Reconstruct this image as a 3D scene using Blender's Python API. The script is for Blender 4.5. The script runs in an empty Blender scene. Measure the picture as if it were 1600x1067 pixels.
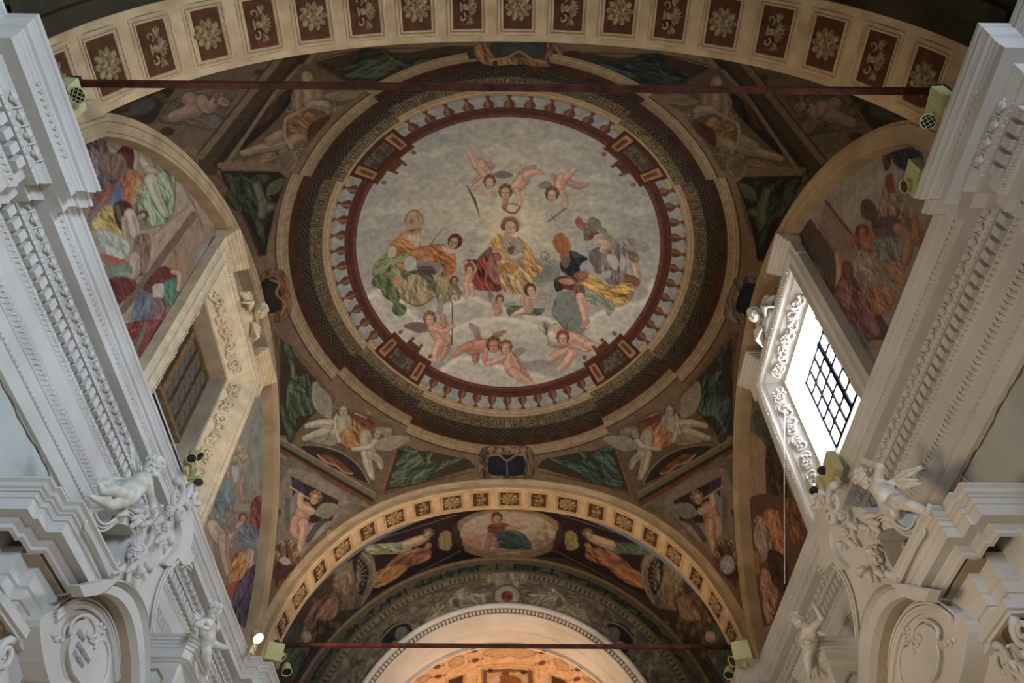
import bpy, math, random
import numpy as np
from mathutils import Vector, Matrix
R = math.radians
random.seed(7); rng = np.random.default_rng(7)
SC = bpy.context.scene; COL = SC.collection

# ---------------------------------------------------------------- camera
F_PX = 1180.0; PITCH = R(52.2); YAW = R(.54); CAM = np.array([0., 0., 1.6])
_cp, _sp, _cy, _sy = math.cos(PITCH), math.sin(PITCH), math.cos(YAW), math.sin(YAW)
_M = np.array([[_cy, _sy, 0], [-_sy, _cy, 0], [0, 0, 1]])
CA = _M @ np.array([1., 0, 0]); CB = _M @ np.array([0, -_sp, _cp]); CF = _M @ np.array([0, _cp, _sp])
cam = bpy.data.cameras.new('camera'); cam.sensor_width = 36; cam.lens = 36 * F_PX / 1600
cam.clip_end = 200
camo = bpy.data.objects.new('camera', cam); COL.objects.link(camo)
m3 = np.stack([CA, CB, -CF], 1)
camo.matrix_world = Matrix([[*m3[0], 0], [*m3[1], 0], [*m3[2], 1.6], [0, 0, 0, 1]])
SC.camera = camo

# ---------------------------------------------------------------- world, light, exposure
SC.view_settings.view_transform = 'Standard'; SC.view_settings.look = 'None'
SC.view_settings.gamma = 1; SC.view_settings.use_curve_mapping = False
SC.view_settings.exposure = 0.0
w = bpy.data.worlds.new('world'); SC.world = w; w.use_nodes = True
w.node_tree.nodes['Background'].inputs[0].default_value = (.80, .80, .80, 1)
w.node_tree.nodes['Background'].inputs[1].default_value = .11

def area(name, loc, target, sx, sy, power, col, spread=180):
    l = bpy.data.lights.new(name, 'AREA'); l.shape = 'RECTANGLE'; l.size = sx; l.size_y = sy
    l.energy = power; l.color = col; l.spread = R(spread)
    o = bpy.data.objects.new(name, l); COL.objects.link(o); o.location = loc
    o.rotation_euler = (Vector(target) - Vector(loc)).to_track_quat('-Z', 'Y').to_euler()
    return o
def spot(name, loc, target, power, col, ang=90, blend=.8, rad=.08):
    l = bpy.data.lights.new(name, 'SPOT'); l.energy = power; l.color = col
    l.spot_size = R(ang); l.spot_blend = blend; l.shadow_soft_size = rad
    o = bpy.data.objects.new(name, l); COL.objects.link(o); o.location = loc
    o.rotation_euler = (Vector(target) - Vector(loc)).to_track_quat('-Z', 'Y').to_euler()
    return o
COOL = (.64, .80, 1.0); WARM = (1.0, .74, .48); NEUT = (1.0, .87, .68)
#LIGHTS
# added unseen fills for nave daylight, lamps and bounce (the bright clerestory pane itself emits)
area('fill_cool_right', (4.0, -3.0, 6.0), (-4.2, 6.0, 6.6), 2.2, 2.6, 420, COOL, 110)  # added cool fill that brightens the left altar and cornice
area('fill_warm_left', (-3.4, 3.0, 3.2), (3.7, 6.8, 6.4), 1.2, 1.2, 36, WARM, 75)  # added warm fill aimed at the right altar, no lamp stands here
area('fill_nave_end', (0, -7.5, 3.0), (0, 7.5, 10.0), 5.0, 5.0, 35, NEUT)  # added weak fill from behind the camera
area('floor_bounce', (0, 7.0, .3), (0, 7.6, 12), 7.0, 10.0, 75, NEUT)
# warm floodlights lying on the cornices, aimed up at the vault
for _n, _p, _t, _e, _c, _a in (('far_left', (-3.60, 11.5, 8.25), (0.5, 12.2, 13.0), 330, WARM, 140), ('mid_left', (-3.55, 8.0, 8.2), (-1.0, 8.6, 13.0), 150, WARM, 150), ('near_left', (-3.55, 3.4, 8.2), (0.0, 4.8, 13.5), 44, WARM, 150),
                            ('far_right', (3.60, 11.5, 8.25), (-.5, 12.2, 13.0), 110, WARM, 140), ('mid_right', (3.60, 6.6, 8.2), (.5, 7.6, 13.5), 80, NEUT, 150), ('near_right', (3.55, 3.2, 8.2), (0, 4.2, 13.5), 20, WARM, 150)):
    spot('flood_' + _n, _p, _t, _e, _c, _a, 1., .12)
# chancel lamps
area('chancel_lamps', (0, 17.0, 8.0), (0, 17.6, 12.0), 3.0, 2.5, 105, (1., .62, .36))
area('choir_lamps', (0, 14.0, 8.2), (0, 14.6, 12.0), 4.0, .8, 12, (1., .74, .5))

# ---------------------------------------------------------------- geometry helpers
def ray(px, py): return CA * (px - 800) / F_PX + CB * (533.5 - py) / F_PX + CF
def at(px, py, **k):
    """point of the room seen at a photograph position, on the plane x=, y= or z="""
    d = ray(px, py)
    if 'x' in k: t = k['x'] / d[0]
    elif 'y' in k: t = k['y'] / d[1]
    else: t = (k['z'] - 1.6) / d[2]
    return CAM + d * t
def pj(P):
    v = np.asarray(P) - CAM; d = v @ CF
    return 800 + F_PX * (v @ CA) / d, 533.5 - F_PX * (v @ CB) / d

def lin(c): 
    c = np.asarray(c, float) / 255.
    return np.where(c <= .04045, c / 12.92, ((c + .055) / 1.055) ** 2.4)

def tone(C, k=.72):
    l = (C @ np.array([.3, .59, .11]))[..., None] * np.array([1.06, 1.0, .9]); return l * (1 - k) + C * k
def tag(o, label=None, cat=None, group=None, kind=None):
    if label: o['label'] = label
    if cat: o['category'] = cat
    if group: o['group'] = group
    if kind: o['kind'] = kind
    return o
def link(o, parent=None):
    COL.objects.link(o)
    if parent is not None: o.parent = parent
    return o
def empty(name, loc=(0, 0, 0), parent=None):
    o = bpy.data.objects.new(name, None); o.location = loc; o.empty_display_size = .1
    return link(o, parent)
def mesh(name, V, F, mat=None, parent=None, smooth=False, kind=None):
    me = bpy.data.meshes.new(name)
    me.from_pydata([tuple(map(float, v)) for v in V], [], [tuple(f) for f in F])
    me.update()
    if mat: me.materials.append(mat)
    if smooth: me.polygons.foreach_set('use_smooth', [True] * len(me.polygons))
    o = bpy.data.objects.new(name, me); link(o, parent)
    if kind: o['kind'] = kind
    if parent is not None and parent.type == 'EMPTY' and parent.location.length > 0:
        o.matrix_parent_inverse = Matrix.Translation(-parent.location)
    return o
class MB:
    """collects shapes for one mesh"""
    def __init__(s): s.V = []; s.F = []
    def add(s, V, F):
        n = len(s.V); s.V += [tuple(v) for v in V]; s.F += [tuple(i + n for i in f) for f in F]; return s
    def box(s, c, h, M=None):
        V = [np.array([x * h[0], y * h[1], z * h[2]]) for x in (-1, 1) for y in (-1, 1) for z in (-1, 1)]
        if M is not None: V = [M @ v for v in V]
        V = [v + np.array(c) for v in V]
        return s.add(V, [(0, 1, 3, 2), (4, 6, 7, 5), (0, 4, 5, 1), (2, 3, 7, 6), (0, 2, 6, 4), (1, 5, 7, 3)])
    def tube(s, pts, rs, n=8, cap=True):
        pts = [np.array(p, float) for p in pts]; k = len(pts)
        if not hasattr(rs, '__len__'): rs = [rs] * k
        t0 = pts[1] - pts[0]; t0 /= np.linalg.norm(t0) + 1e-9
        a = np.cross(t0, (0, 0, 1.)); 
        if np.linalg.norm(a) < .1: a = np.cross(t0, (1., 0, 0))
        a /= np.linalg.norm(a); V = []
        for i in range(k):
            t = pts[min(i + 1, k - 1)] - pts[max(i - 1, 0)]; t /= np.linalg.norm(t) + 1e-9
            a = a - t * (a @ t); a /= np.linalg.norm(a) + 1e-9; b = np.cross(t, a)
            for j in range(n):
                q = 2 * math.pi * j / n; V.append(pts[i] + rs[i] * (a * math.cos(q) + b * math.sin(q)))
        F = [(i * n + j, i * n + (j + 1) % n, (i + 1) * n + (j + 1) % n, (i + 1) * n + j) for i in range(k - 1) for j in range(n)]
        if cap: F += [tuple(range(n))[::-1], tuple(range((k - 1) * n, k * n))]
        return s.add(V, F)
    def ball(s, c, r, n=8, m=6, M=None):
        if not hasattr(r, '__len__'): r = (r, r, r)
        V = []; c = np.array(c)
        for i in range(m + 1):
            a = math.pi * i / m
            for j in range(n):
                b = 2 * math.pi * j / n
                v = np.array([r[0] * math.sin(a) * math.cos(b), r[1] * math.sin(a) * math.sin(b), r[2] * math.cos(a)])
                V.append(c + (M @ v if M is not None else v))
        F = [(i * n + j, i * n + (j + 1) % n, (i + 1) * n + (j + 1) % n, (i + 1) * n + j) for i in range(m) for j in range(n)]
        return s.add(V, F)
    def loft(s, rings, closed=False, cap=False):
        """rings: list of equal length point lists"""
        n = len(rings[0]); V = [p for r in rings for p in r]; e = n if closed else n - 1
        F = [(i * n + j, i * n + (j + 1) % n, (i + 1) * n + (j + 1) % n, (i + 1) * n + j) for i in range(len(rings) - 1) for j in range(e)]
        if cap: F += [tuple(range(n))[::-1], tuple(range((len(rings) - 1) * n, len(rings) * n))]
        return s.add(V, F)
    def prism(s, poly, d):
        """closed polygon (list of 3d points) pushed by vector d, fan caps"""
        n = len(poly); d = np.array(d); A = [np.array(p, float) for p in poly]
        return s.add(A + [p + d for p in A], [tuple(range(n)), tuple(range(n, 2 * n))[::-1]] + [(i, i + n, (i + 1) % n + n, (i + 1) % n) for i in range(n)])
    def obj(s, name, mat, parent=None, smooth=False, kind=None): 
        return mesh(name, s.V, s.F, mat, parent, smooth, kind)
def fixn(o):
    import bmesh
    bm = bmesh.new(); bm.from_mesh(o.data); bmesh.ops.recalc_face_normals(bm, faces=bm.faces); bm.to_mesh(o.data); bm.free(); return o
def inst(src, parent, M, name=None):
    o = bpy.data.objects.new(name or src.name.split('.')[0], src.data); COL.objects.link(o); o.parent = parent
    o.matrix_world = M; o.matrix_parent_inverse = Matrix.Identity(4); o.matrix_basis = M; return o
def frame_m(loc, X, Y, Z, s=(1, 1, 1)):
    return Matrix([[X[i] * s[0], Y[i] * s[1], Z[i] * s[2], loc[i]] for i in range(3)] + [[0, 0, 0, 1]])
def gridmesh(name, P, mat, rgb=None, keep=None, parent=None, kind='structure'):
    nu, nv = P.shape[:2]; V = P.reshape(-1, 3)
    idx = np.arange(nu * nv).reshape(nu, nv)
    Q = np.stack([idx[:-1, :-1], idx[1:, :-1], idx[1:, 1:], idx[:-1, 1:]], -1).reshape(-1, 4)
    if keep is not None: Q = Q[keep.reshape(-1)]
    me = bpy.data.meshes.new(name); me.vertices.add(len(V)); me.vertices.foreach_set('co', V.astype(np.float32).ravel())
    me.loops.add(Q.size); me.loops.foreach_set('vertex_index', Q.ravel().astype(np.int32))
    me.polygons.add(len(Q)); me.polygons.foreach_set('loop_start', (np.arange(len(Q)) * 4).astype(np.int32))
    me.polygons.foreach_set('use_smooth', np.ones(len(Q), bool)); me.update(calc_edges=True)
    if rgb is not None:
        ca = me.color_attributes.new('paint', 'FLOAT_COLOR', 'POINT')
        c = np.ones((len(V), 4), np.float32); c[:, :3] = tone(rgb.reshape(-1, 3)); ca.data.foreach_set('color', c.ravel())
    me.materials.append(mat); o = bpy.data.objects.new(name, me); link(o, parent)
    if kind and parent is None: o['kind'] = kind
    return o

# ---------------------------------------------------------------- materials (procedural)
def material(name, col, rough=.75, col2=None, scale=6., bump=.15, bscale=40., metal=0., emit=None, es=0., spec=.3, attr=False, detail=6.):
    m = bpy.data.materials.new(name); m.use_nodes = True; nt = m.node_tree; N = nt.nodes; L = nt.links
    b = N['Principled BSDF']; b.inputs['Roughness'].default_value = rough; b.inputs['Metallic'].default_value = metal
    b.inputs['Specular IOR Level'].default_value = spec
    tc = N.new('ShaderNodeTexCoord')
    n1 = N.new('ShaderNodeTexNoise'); n1.inputs['Scale'].default_value = scale; n1.inputs['Detail'].default_value = detail
    L.new(tc.outputs['Object'], n1.inputs['Vector'])
    mix = N.new('ShaderNodeMix'); mix.data_type = 'RGBA'
    ramp = N.new('ShaderNodeMapRange'); ramp.inputs[1].default_value = .35; ramp.inputs[2].default_value = .68
    L.new(n1.outputs['Fac'], ramp.inputs[0]); L.new(ramp.outputs[0], mix.inputs[0])
    if attr:
        a = N.new('ShaderNodeAttribute'); a.attribute_name = 'paint'
        v = N.new('ShaderNodeMix'); v.data_type = 'RGBA'; v.blend_type = 'MULTIPLY'; v.inputs[0].default_value = 1
        L.new(a.outputs['Color'], v.inputs[6]); v.inputs[7].default_value = (.72, .72, .74, 1)
        L.new(v.outputs[2], mix.inputs[6]); L.new(a.outputs['Color'], mix.inputs[7])
    else:
        c1 = lin(col); c2 = lin(col2) if col2 is not None else c1 * .8
        mix.inputs[6].default_value = (*c1, 1); mix.inputs[7].default_value = (*c2, 1)
    L.new(mix.outputs[2], b.inputs['Base Color'])
    if bump:
        n2 = N.new('ShaderNodeTexNoise'); n2.inputs['Scale'].default_value = bscale; n2.inputs['Detail'].default_value = 4
        L.new(tc.outputs['Object'], n2.inputs['Vector'])
        bp = N.new('ShaderNodeBump'); bp.inputs['Strength'].default_value = bump; bp.inputs['Distance'].default_value = .02
        L.new(n2.outputs['Fac'], bp.inputs['Height']); L.new(bp.outputs[0], b.inputs['Normal'])
    if emit is not None:
        b.inputs['Emission Color'].default_value = (*emit, 1); b.inputs['Emission Strength'].default_value = es
    return m
M_FRESCO = material('fresco_plaster', None, .85, attr=True, scale=9, bump=.12, bscale=14, spec=.15)
M_STUCCO = material('white_stucco', (216, 212, 206), .7, (200, 194, 186), 1.3, .1, 50)
M_STATUE = material('statue_stucco', (228, 224, 216), .6, (190, 182, 168), 9, .08, 60)
M_ARCH = material('cream_painted_plaster', (206, 178, 140), .8, (178, 148, 110), 3.5, .1, 30)
M_ARCHLINE = material('brown_painted_line', (120, 92, 60), .8, (150, 120, 84), 9, .05)
M_BAND = material('ochre_archivolt', (184, 160, 126), .8, (156, 132, 100), 2.4, .12, 24)
M_PANEL = material('rust_brown_panel', (98, 58, 32), .85, (70, 38, 20), 5, .1)
M_ROSE = material('painted_rosette', (176, 150, 110), .75, (104, 82, 54), 22, .2, 60)
M_WALL = material('pale_green_plaster', (196, 200, 194), .85, (176, 180, 174), 1.6, .1, 10)
M_FRIEZE = material('pale_blue_white_plaster', (214, 216, 220), .8, (196, 198, 204), 2.5, .08, 14)
M_IRON = material('rusty_iron', (92, 48, 36), .6, (52, 28, 24), 8, .2, 60, metal=.2)
M_LAMP = material('cream_lamp_paint', (206, 200, 150), .5, (190, 184, 130), 3, .03, 30)
M_LAMPG = material('dark_lamp_glass', (28, 30, 32), .15, (60, 62, 60), 20, .0, spec=.8)
M_DARK = material('dark_recess', (58, 50, 40), .9, (40, 34, 28), 5, .1)
M_WOOD = material('brown_wood', (134, 106, 74), .7, (100, 76, 50), 9, .2, 30)
M_BOARD = material('dark_shutter_board', (104, 98, 90), .7, (74, 72, 70), 6, .2, 20)
M_TAN = material('tan_reveal_plaster', (184, 168, 148), .85, (162, 146, 126), 3, .1)
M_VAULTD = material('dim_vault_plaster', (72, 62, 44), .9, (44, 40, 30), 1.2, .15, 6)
M_FLOOR = material('stone_floor', (168, 156, 138), .5, (120, 108, 94), .8, .05)
M_MARBLE = material('veined_brown_marble', (150, 116, 78), .5, (96, 70, 48), 7, .05)
# ---------------------------------------------------------------- fresco painter: flat colour only, laid on the plaster
def vnoise(h, w, cell, seed, octv=4, pers=.55):
    r = np.random.default_rng(seed); out = np.zeros((h, w)); amp = 1; tot = 0
    for o in range(octv):
        c = max(1.5, cell / 2 ** o); gh, gw = int(h / c) + 3, int(w / c) + 3; g = r.random((gh, gw))
        yy = np.arange(h) / c; xx = np.arange(w) / c; y0 = yy.astype(int); x0 = xx.astype(int)
        fy = yy - y0; fx = xx - x0; fy = fy * fy * (3 - 2 * fy); fx = fx * fx * (3 - 2 * fx)
        a = g[y0][:, x0]; b = g[y0][:, x0 + 1]; c_ = g[y0 + 1][:, x0]; d = g[y0 + 1][:, x0 + 1]
        FX = fx[None]; FY = fy[:, None]
        out += amp * ((a * (1 - FX) + b * FX) * (1 - FY) + (c_ * (1 - FX) + d * FX) * FY); tot += amp; amp *= pers
    return out / tot
def smooth(pts, n=6, closed=False):
    p = np.array(pts, float); k = len(p)
    if k < 3: return p
    out = []
    rngk = range(k if closed else k - 1)
    for i in rngk:
        p0 = p[(i - 1) % k] if closed or i > 0 else p[0]; p1 = p[i]; p2 = p[(i + 1) % k]
        p3 = p[(i + 2) % k] if closed or i + 2 < k else p[-1]
        for j in range(n):
            t = j / n
            out.append(.5 * ((2 * p1) + (-p0 + p2) * t + (2 * p0 - 5 * p1 + 4 * p2 - p3) * t * t + (-p0 + 3 * p1 - 3 * p2 + p3) * t ** 3))
    if not closed: out.append(p[-1])
    return np.array(out)
class Paint:
    def __init__(s, x0, y0, x1, y1, k=1.4):
        s.x0, s.y0, s.k = x0, y0, k; s.w = int((x1 - x0) * k); s.h = int((y1 - y0) * k)
        s.C = np.zeros((s.h, s.w, 3)); s.A = np.zeros((s.h, s.w)); s.clip = None; s.org(0, 0, 1); s.g = np.ones(3)
    def org(s, ox, oy, sc, mir=None): s.ox, s.oy, s.s, s.mir = ox, oy, sc, mir; return s
    def T(s, p):
        p = np.array(p, float).reshape(-1, p.shape[-1] if hasattr(p, 'shape') else len(p[0]))
        x = s.ox + p[:, 0] / s.s; y = s.oy + p[:, 1] / s.s
        if s.mir is not None: x = 2 * s.mir - x
        return np.stack([(x - s.x0) * s.k, (y - s.y0) * s.k], 1)
    def _bb(s, q, m):
        x0 = max(0, int(q[:, 0].min() - m)); x1 = min(s.w, int(q[:, 0].max() + m) + 2)
        y0 = max(0, int(q[:, 1].min() - m)); y1 = min(s.h, int(q[:, 1].max() + m) + 2)
        return x0, y0, x1, y1
    def put(s, m, bb, col, a=1.):
        x0, y0, x1, y1 = bb; m = m * a
        if s.clip is not None: m = m * s.clip[y0:y1, x0:x1]
        c = lin(np.array(col[:3], float)) * s.g; C = s.C[y0:y1, x0:x1]; A = s.A[y0:y1, x0:x1]
        A2 = m + A * (1 - m); n = m[..., None]
        C[:] = np.where(A2[..., None] > 1e-6, (c * n + C * (A[..., None]) * (1 - n)) / np.maximum(A2[..., None], 1e-6), C); A[:] = A2
    def mask(s, q, soft=1.):
        bb = s._bb(q, 2); x0, y0, x1, y1 = bb
        if x1 <= x0 or y1 <= y0: return None, bb
        Y, X = np.mgrid[y0:y1, x0:x1] + .5; ins = np.zeros(X.shape, bool); n = len(q)
        for i in range(n):
            ax, ay = q[i]; bx, by = q[(i + 1) % n]
            if ay == by: continue
            c = ((ay > Y) != (by > Y)) & (X < (bx - ax) * (Y - ay) / (by - ay) + ax); ins ^= c
        return ins.astype(float), bb
    def poly(s, pts, col, a=1., sm=True):
        q = smooth(s.T(pts), 5, True) if sm else s.T(pts)
        m, bb = s.mask(q)
        if m is not None: s.put(m, bb, col, a)
        return q
    def stroke(s, pts, wd, col, a=1., soft=1.2, sm=True):
        q = s.T(pts); 
        wds = np.array(wd if hasattr(wd, '__len__') else [wd] * len(q), float)
        if sm and len(q) > 2:
            u = np.linspace(0, len(q) - 1, (len(q) - 1) * 5 + 1); wds = np.interp(u, range(len(wds)), wds); q = smooth(q, 5)
        wds = wds * s.k / s.s / 2
        bb = s._bb(q, wds.max() + 3); x0, y0, x1, y1 = bb
        if x1 <= x0 or y1 <= y0: return
        Mx = np.zeros((y1 - y0, x1 - x0))
        for i in range(len(q) - 1):
            w2 = max(wds[i], wds[i + 1]) + 3; sb = s._bb(q[i:i + 2], w2); a0, b0, a1, b1 = sb
            if a1 <= a0 or b1 <= b0: continue
            Y, X = np.mgrid[b0:b1, a0:a1] + .5; d = q[i + 1] - q[i]; L2 = d @ d + 1e-9
            t = np.clip(((X - q[i, 0]) * d[0] + (Y - q[i, 1]) * d[1]) / L2, 0, 1)
            D = np.hypot(X - q[i, 0] - t * d[0], Y - q[i, 1] - t * d[1]); W = wds[i] + (wds[i + 1] - wds[i]) * t
            mm = np.clip((W - D) / soft + .5, 0, 1); mm = np.minimum(mm, np.clip(W * 2, 0, 1))
            v = Mx[b0 - y0:b1 - y0, a0 - x0:a1 - x0]; np.maximum(v, mm, out=v)
        s.put(Mx, bb, col, a)
    def ell(s, cx, cy, rx, ry, col, a=1., ang=0., soft=1.):
        c = s.T([(cx, cy)])[0]; rx = rx * s.k / s.s; ry = ry * s.k / s.s; t = R(ang) * (-1 if s.mir is not None else 1)
        m = max(rx, ry) * (1.3 if soft > 2 else 1) + 2
        x0, y0, x1, y1 = s._bb(c[None], m)
        if x1 <= x0 or y1 <= y0: return
        Y, X = np.mgrid[y0:y1, x0:x1] + .5; X = X - c[0]; Y = Y - c[1]
        u = (X * math.cos(t) + Y * math.sin(t)) / rx; v = (-X * math.sin(t) + Y * math.cos(t)) / ry
        r = np.hypot(u, v); s.put(np.clip((1 - r) * min(rx, ry) / soft + .5, 0, 1), (x0, y0, x1, y1), col, a)
    def drape(s, pts, col, ang, n=14, amp=.3, ln=.45, w=None, sm=True, edge=.5):
        col = np.array(col, float); q = s.poly(pts, col, 1, sm); m, bb = s.mask(q)
        if m is None: return
        old = s.clip; full = np.zeros((s.h, s.w)); full[bb[1]:bb[3], bb[0]:bb[2]] = m
        if old is not None: full *= old
        s.clip = full; P = np.array(pts, float); lo = P.min(0); hi = P.max(0); D = np.hypot(*(hi - lo))
        w = w or D * .06
        for i in range(n):
            c = lo + (hi - lo) * rng.random(2); t = R(ang + rng.normal() * 14); L = D * ln * (.5 + rng.random()) / 2
            d = np.array([math.cos(t), math.sin(t)]); nn = np.array([-d[1], d[0]]) * rng.normal() * L * .18
            k = (1 - amp * 1.1) if i % 2 else (1 + amp * .8)
            s.stroke([c - d * L, c + nn, c + d * L], [w * .2, w * (.6 + rng.random() * .8), w * .1], np.clip(col * k, 0, 255), .55, soft=2.5)
        for i in range(int(n * 1.6)):
            c = lo + (hi - lo) * rng.random(2); t = R(ang + rng.normal() * 20); L = D * ln * (.35 + .8 * rng.random()) / 2
            d = np.array([math.cos(t), math.sin(t)]); nn = np.array([-d[1], d[0]]) * rng.normal() * L * .3
            k = (1 - amp * 1.7) if i % 3 else (1 + amp * 1.3)
            s.stroke([c - d * L, c + nn, c + d * L], [w * .08, w * .3, w * .05], np.clip(col * k, 0, 255), .6, soft=1.6)
        s.clip = old
        if edge: s.stroke(list(pts) + [pts[0]], w * .22 + .4, col * .45, edge, sm=sm)
    def limb(s, pts, ws, col, dk=.5):
        col = np.array(col, float); ws = list(ws) if hasattr(ws, '__len__') else [ws] * len(pts)
        s.stroke(pts, [x * 1.14 for x in ws], col * dk, .75); s.stroke(pts, ws, col, 1)
        o = np.mean(ws) * .14; s.stroke([(p[0] - o, p[1] - o) for p in pts], [x * .42 for x in ws], np.minimum(col * 1.17, 250), .6, soft=2.5)
        s.stroke([(p[0] + o * 2, p[1] + o * 2) for p in pts], [x * .26 for x in ws], col * .72, .45, soft=2.5)
    def head(s, x, y, r, hair=(92, 60, 40), skin=(196, 146, 116), ang=0, look=0, prof=.85):
        t = R(ang); ca, sa = math.cos(t), math.sin(t); f = lambda u, v: (x + r * (u * ca - v * sa), y + r * (u * sa + v * ca))
        s.ell(*f(0, -.15), r * 1.08, r * 1.2, np.array(hair) * .8, 1, ang); 
        for i in range(9):
            q = R(180 + i * 22.5); s.ell(*f(.85 * math.cos(q), -.1 + 1.0 * math.sin(q)), r * .32, r * .28, np.array(hair) * (1.15 if i % 2 else .8), .9)
        s.ell(*f(look * .25, .2), r * prof * .82, r * .98, np.array(skin) * .6, .8, ang)
        s.ell(*f(look * .25, .18), r * prof * .75, r * .9, skin, 1, ang)
        s.ell(*f(look * .25 - .2, .0), r * .4, r * .45, np.minimum(np.array(skin) * 1.15, 250), .6, ang, 2)
        for sx in (-.34, .34): s.stroke([f(look * .38 + sx - .15, .06), f(look * .38 + sx + .15, .06)], r * .16, np.array(skin) * .35, .9)
        s.stroke([f(look * .45, .1), f(look * .5, .45)], r * .14, np.array(skin) * .68, .8)
        s.stroke([f(look * .4 - .16, .66), f(look * .4 + .16, .66)], r * .14, (128, 60, 50), .85)
    def wing(s, x, y, L, ang, wd, col=(190, 176, 160), n=11, flip=1):
        col = np.array(col, float); t = R(ang); d = np.array([math.cos(t), math.sin(t)]); nn = np.array([-d[1], d[0]]) * flip; b = np.array([x, y])
        P = [b, b + d * L * .3 - nn * wd * .45, b + d * L * .7 - nn * wd * .4, b + d * L, b + d * L * .75 + nn * wd * .35, b + d * L * .4 + nn * wd * .55, b + nn * wd * .2]
        s.poly(P, col * .6, .8); s.poly([b + (p - b) * .96 for p in P], col)
        for i in range(n):
            u = i / (n - 1); p0 = b + d * L * (.12 + .5 * u) - nn * wd * .3; p1 = b + d * L * (.2 + .75 * u) + nn * wd * (.5 - .3 * u)
            s.stroke([p0, p1], [wd * .03, wd * .07], col * .62, .7); s.stroke([p0 + d * wd * .06, p1 + d * wd * .06], wd * .05, np.minimum(col * 1.15, 250), .6)
    def putto(s, J, sc, skin=(198, 146, 114), hair=(120, 82, 50), wings=None, ang=0, look=0):
        """J: dict of joints: head, neck, hip, la/ra arms [(sh),(el),(ha)], ll/rl legs"""
        if wings:
            for (x, y, L, a, wd, c, fl) in wings: s.wing(x, y, L, a, wd, c, 9, fl)
        for k in ('rl', 'ra'):
            if k in J: s.limb(J[k], [sc * (.95 if k == 'rl' else .62), sc * (.8 if k == 'rl' else .55)] + [sc * .42] * (len(J[k]) - 2), np.array(skin) * .86)
        n, h = np.array(J['neck'], float), np.array(J['hip'], float); mid = (n + h) / 2 + (np.array(J.get('bend', (0, 0))))
        s.limb([tuple(n), tuple(mid), tuple(h)], [sc * 1.25, sc * 1.5, sc * 1.55], skin)
        d = (h - n) / (np.hypot(*(h - n)) + 1e-6); s.stroke([tuple(n + (h - n) * .3), tuple(h)], sc * .1, np.array(skin) * .62, .5, soft=2)
        for k in ('ll', 'la'):
            if k in J: s.limb(J[k], [sc * (1.0 if k == 'll' else .66), sc * (.85 if k == 'll' else .56)] + [sc * .42] * (len(J[k]) - 2), skin)
        s.head(*J['head'], hair, skin, ang, look)
    def tex(s, amp, cell, seed, sel=None):
        n = vnoise(s.h, s.w, cell * s.k, seed) - .5; f = 1 + amp * 2 * n
        s.C *= f[..., None]
    def sample(s, px, py):
        x = (px - s.x0) * s.k - .5; y = (py - s.y0) * s.k - .5; ok = (x >= 0) & (y >= 0) & (x < s.w - 1.01) & (y < s.h - 1.01)
        x = np.clip(x, 0, s.w - 1.01); y = np.clip(y, 0, s.h - 1.01); i = x.astype(int); j = y.astype(int); fx = (x - i)[..., None]; fy = (y - j)[..., None]
        def g(Z): return (Z[j, i] * (1 - fx) + Z[j, i + 1] * fx) * (1 - fy) + (Z[j + 1, i] * (1 - fx) + Z[j + 1, i + 1] * fx) * fy
        return g(s.C), (g(s.A[..., None])[..., 0] * ok)[..., None]
# ---------------------------------------------------------------- vault surface
W = 4.38; YN = 3.09; YF = 12.42; Z0 = 8.2
CN = np.array([16.6363, -.629995, -.0080152]); CFAR = np.array([20.8241, -.712212, -.01372583])
CS = np.array([20.7847, 1.23922, -26.69809784, -1.38220949, 5.25558196])
def hx(c, x): return c[0] + c[1] * x * x + c[2] * x ** 4
def hs_(y):
    t = (y - 7.7) / 5; return CS[0] + CS[1] * t + CS[2] * t * t + CS[3] * t ** 3 + CS[4] * t ** 4
CNV = np.linalg.lstsq(np.array([[1, x * x, x ** 4] for x, z in ((0, 12.56), (1.7, 12.3), (2.9, 11.8), (3.96, 10.62), (4.38, 9.55))]),
                      np.array([(z - Z0) ** 2 for x, z in ((0, 12.56), (1.7, 12.3), (2.9, 11.8), (3.96, 10.62), (4.38, 9.55))]), rcond=None)[0]
def vaultz(x, y):
    v = (y - YN) / (YF - YN)
    c0 = .5 * (hx(CNV, W) + hs_(YN)); c1 = .5 * (hx(CFAR, W) + hs_(YF))
    h = (1 - v) * hx(CNV, x) + v * hx(CFAR, x) + hs_(y) - ((1 - v) * c0 + v * c1)
    return Z0 + np.sqrt(np.maximum(h, .01))
def fz(x): return Z0 + math.sqrt(max(hx(CFAR, x), .0))       # far arch extrados
def nz(x): return Z0 + math.sqrt(max(hx(CN, x), .0))         # near arch intrados
NV = 700
u = np.linspace(-1, 1, NV); g = .6 * u + .4 * np.sin(math.pi * u / 2)
VX = W * g; VY = (YN + YF) / 2 + (YF - YN) / 2 * g
XX, YY = np.meshgrid(VX, VY, indexing='ij'); ZZ = vaultz(XX, YY)
PX, PY = pj(np.stack([XX, YY, ZZ], -1))

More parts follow.
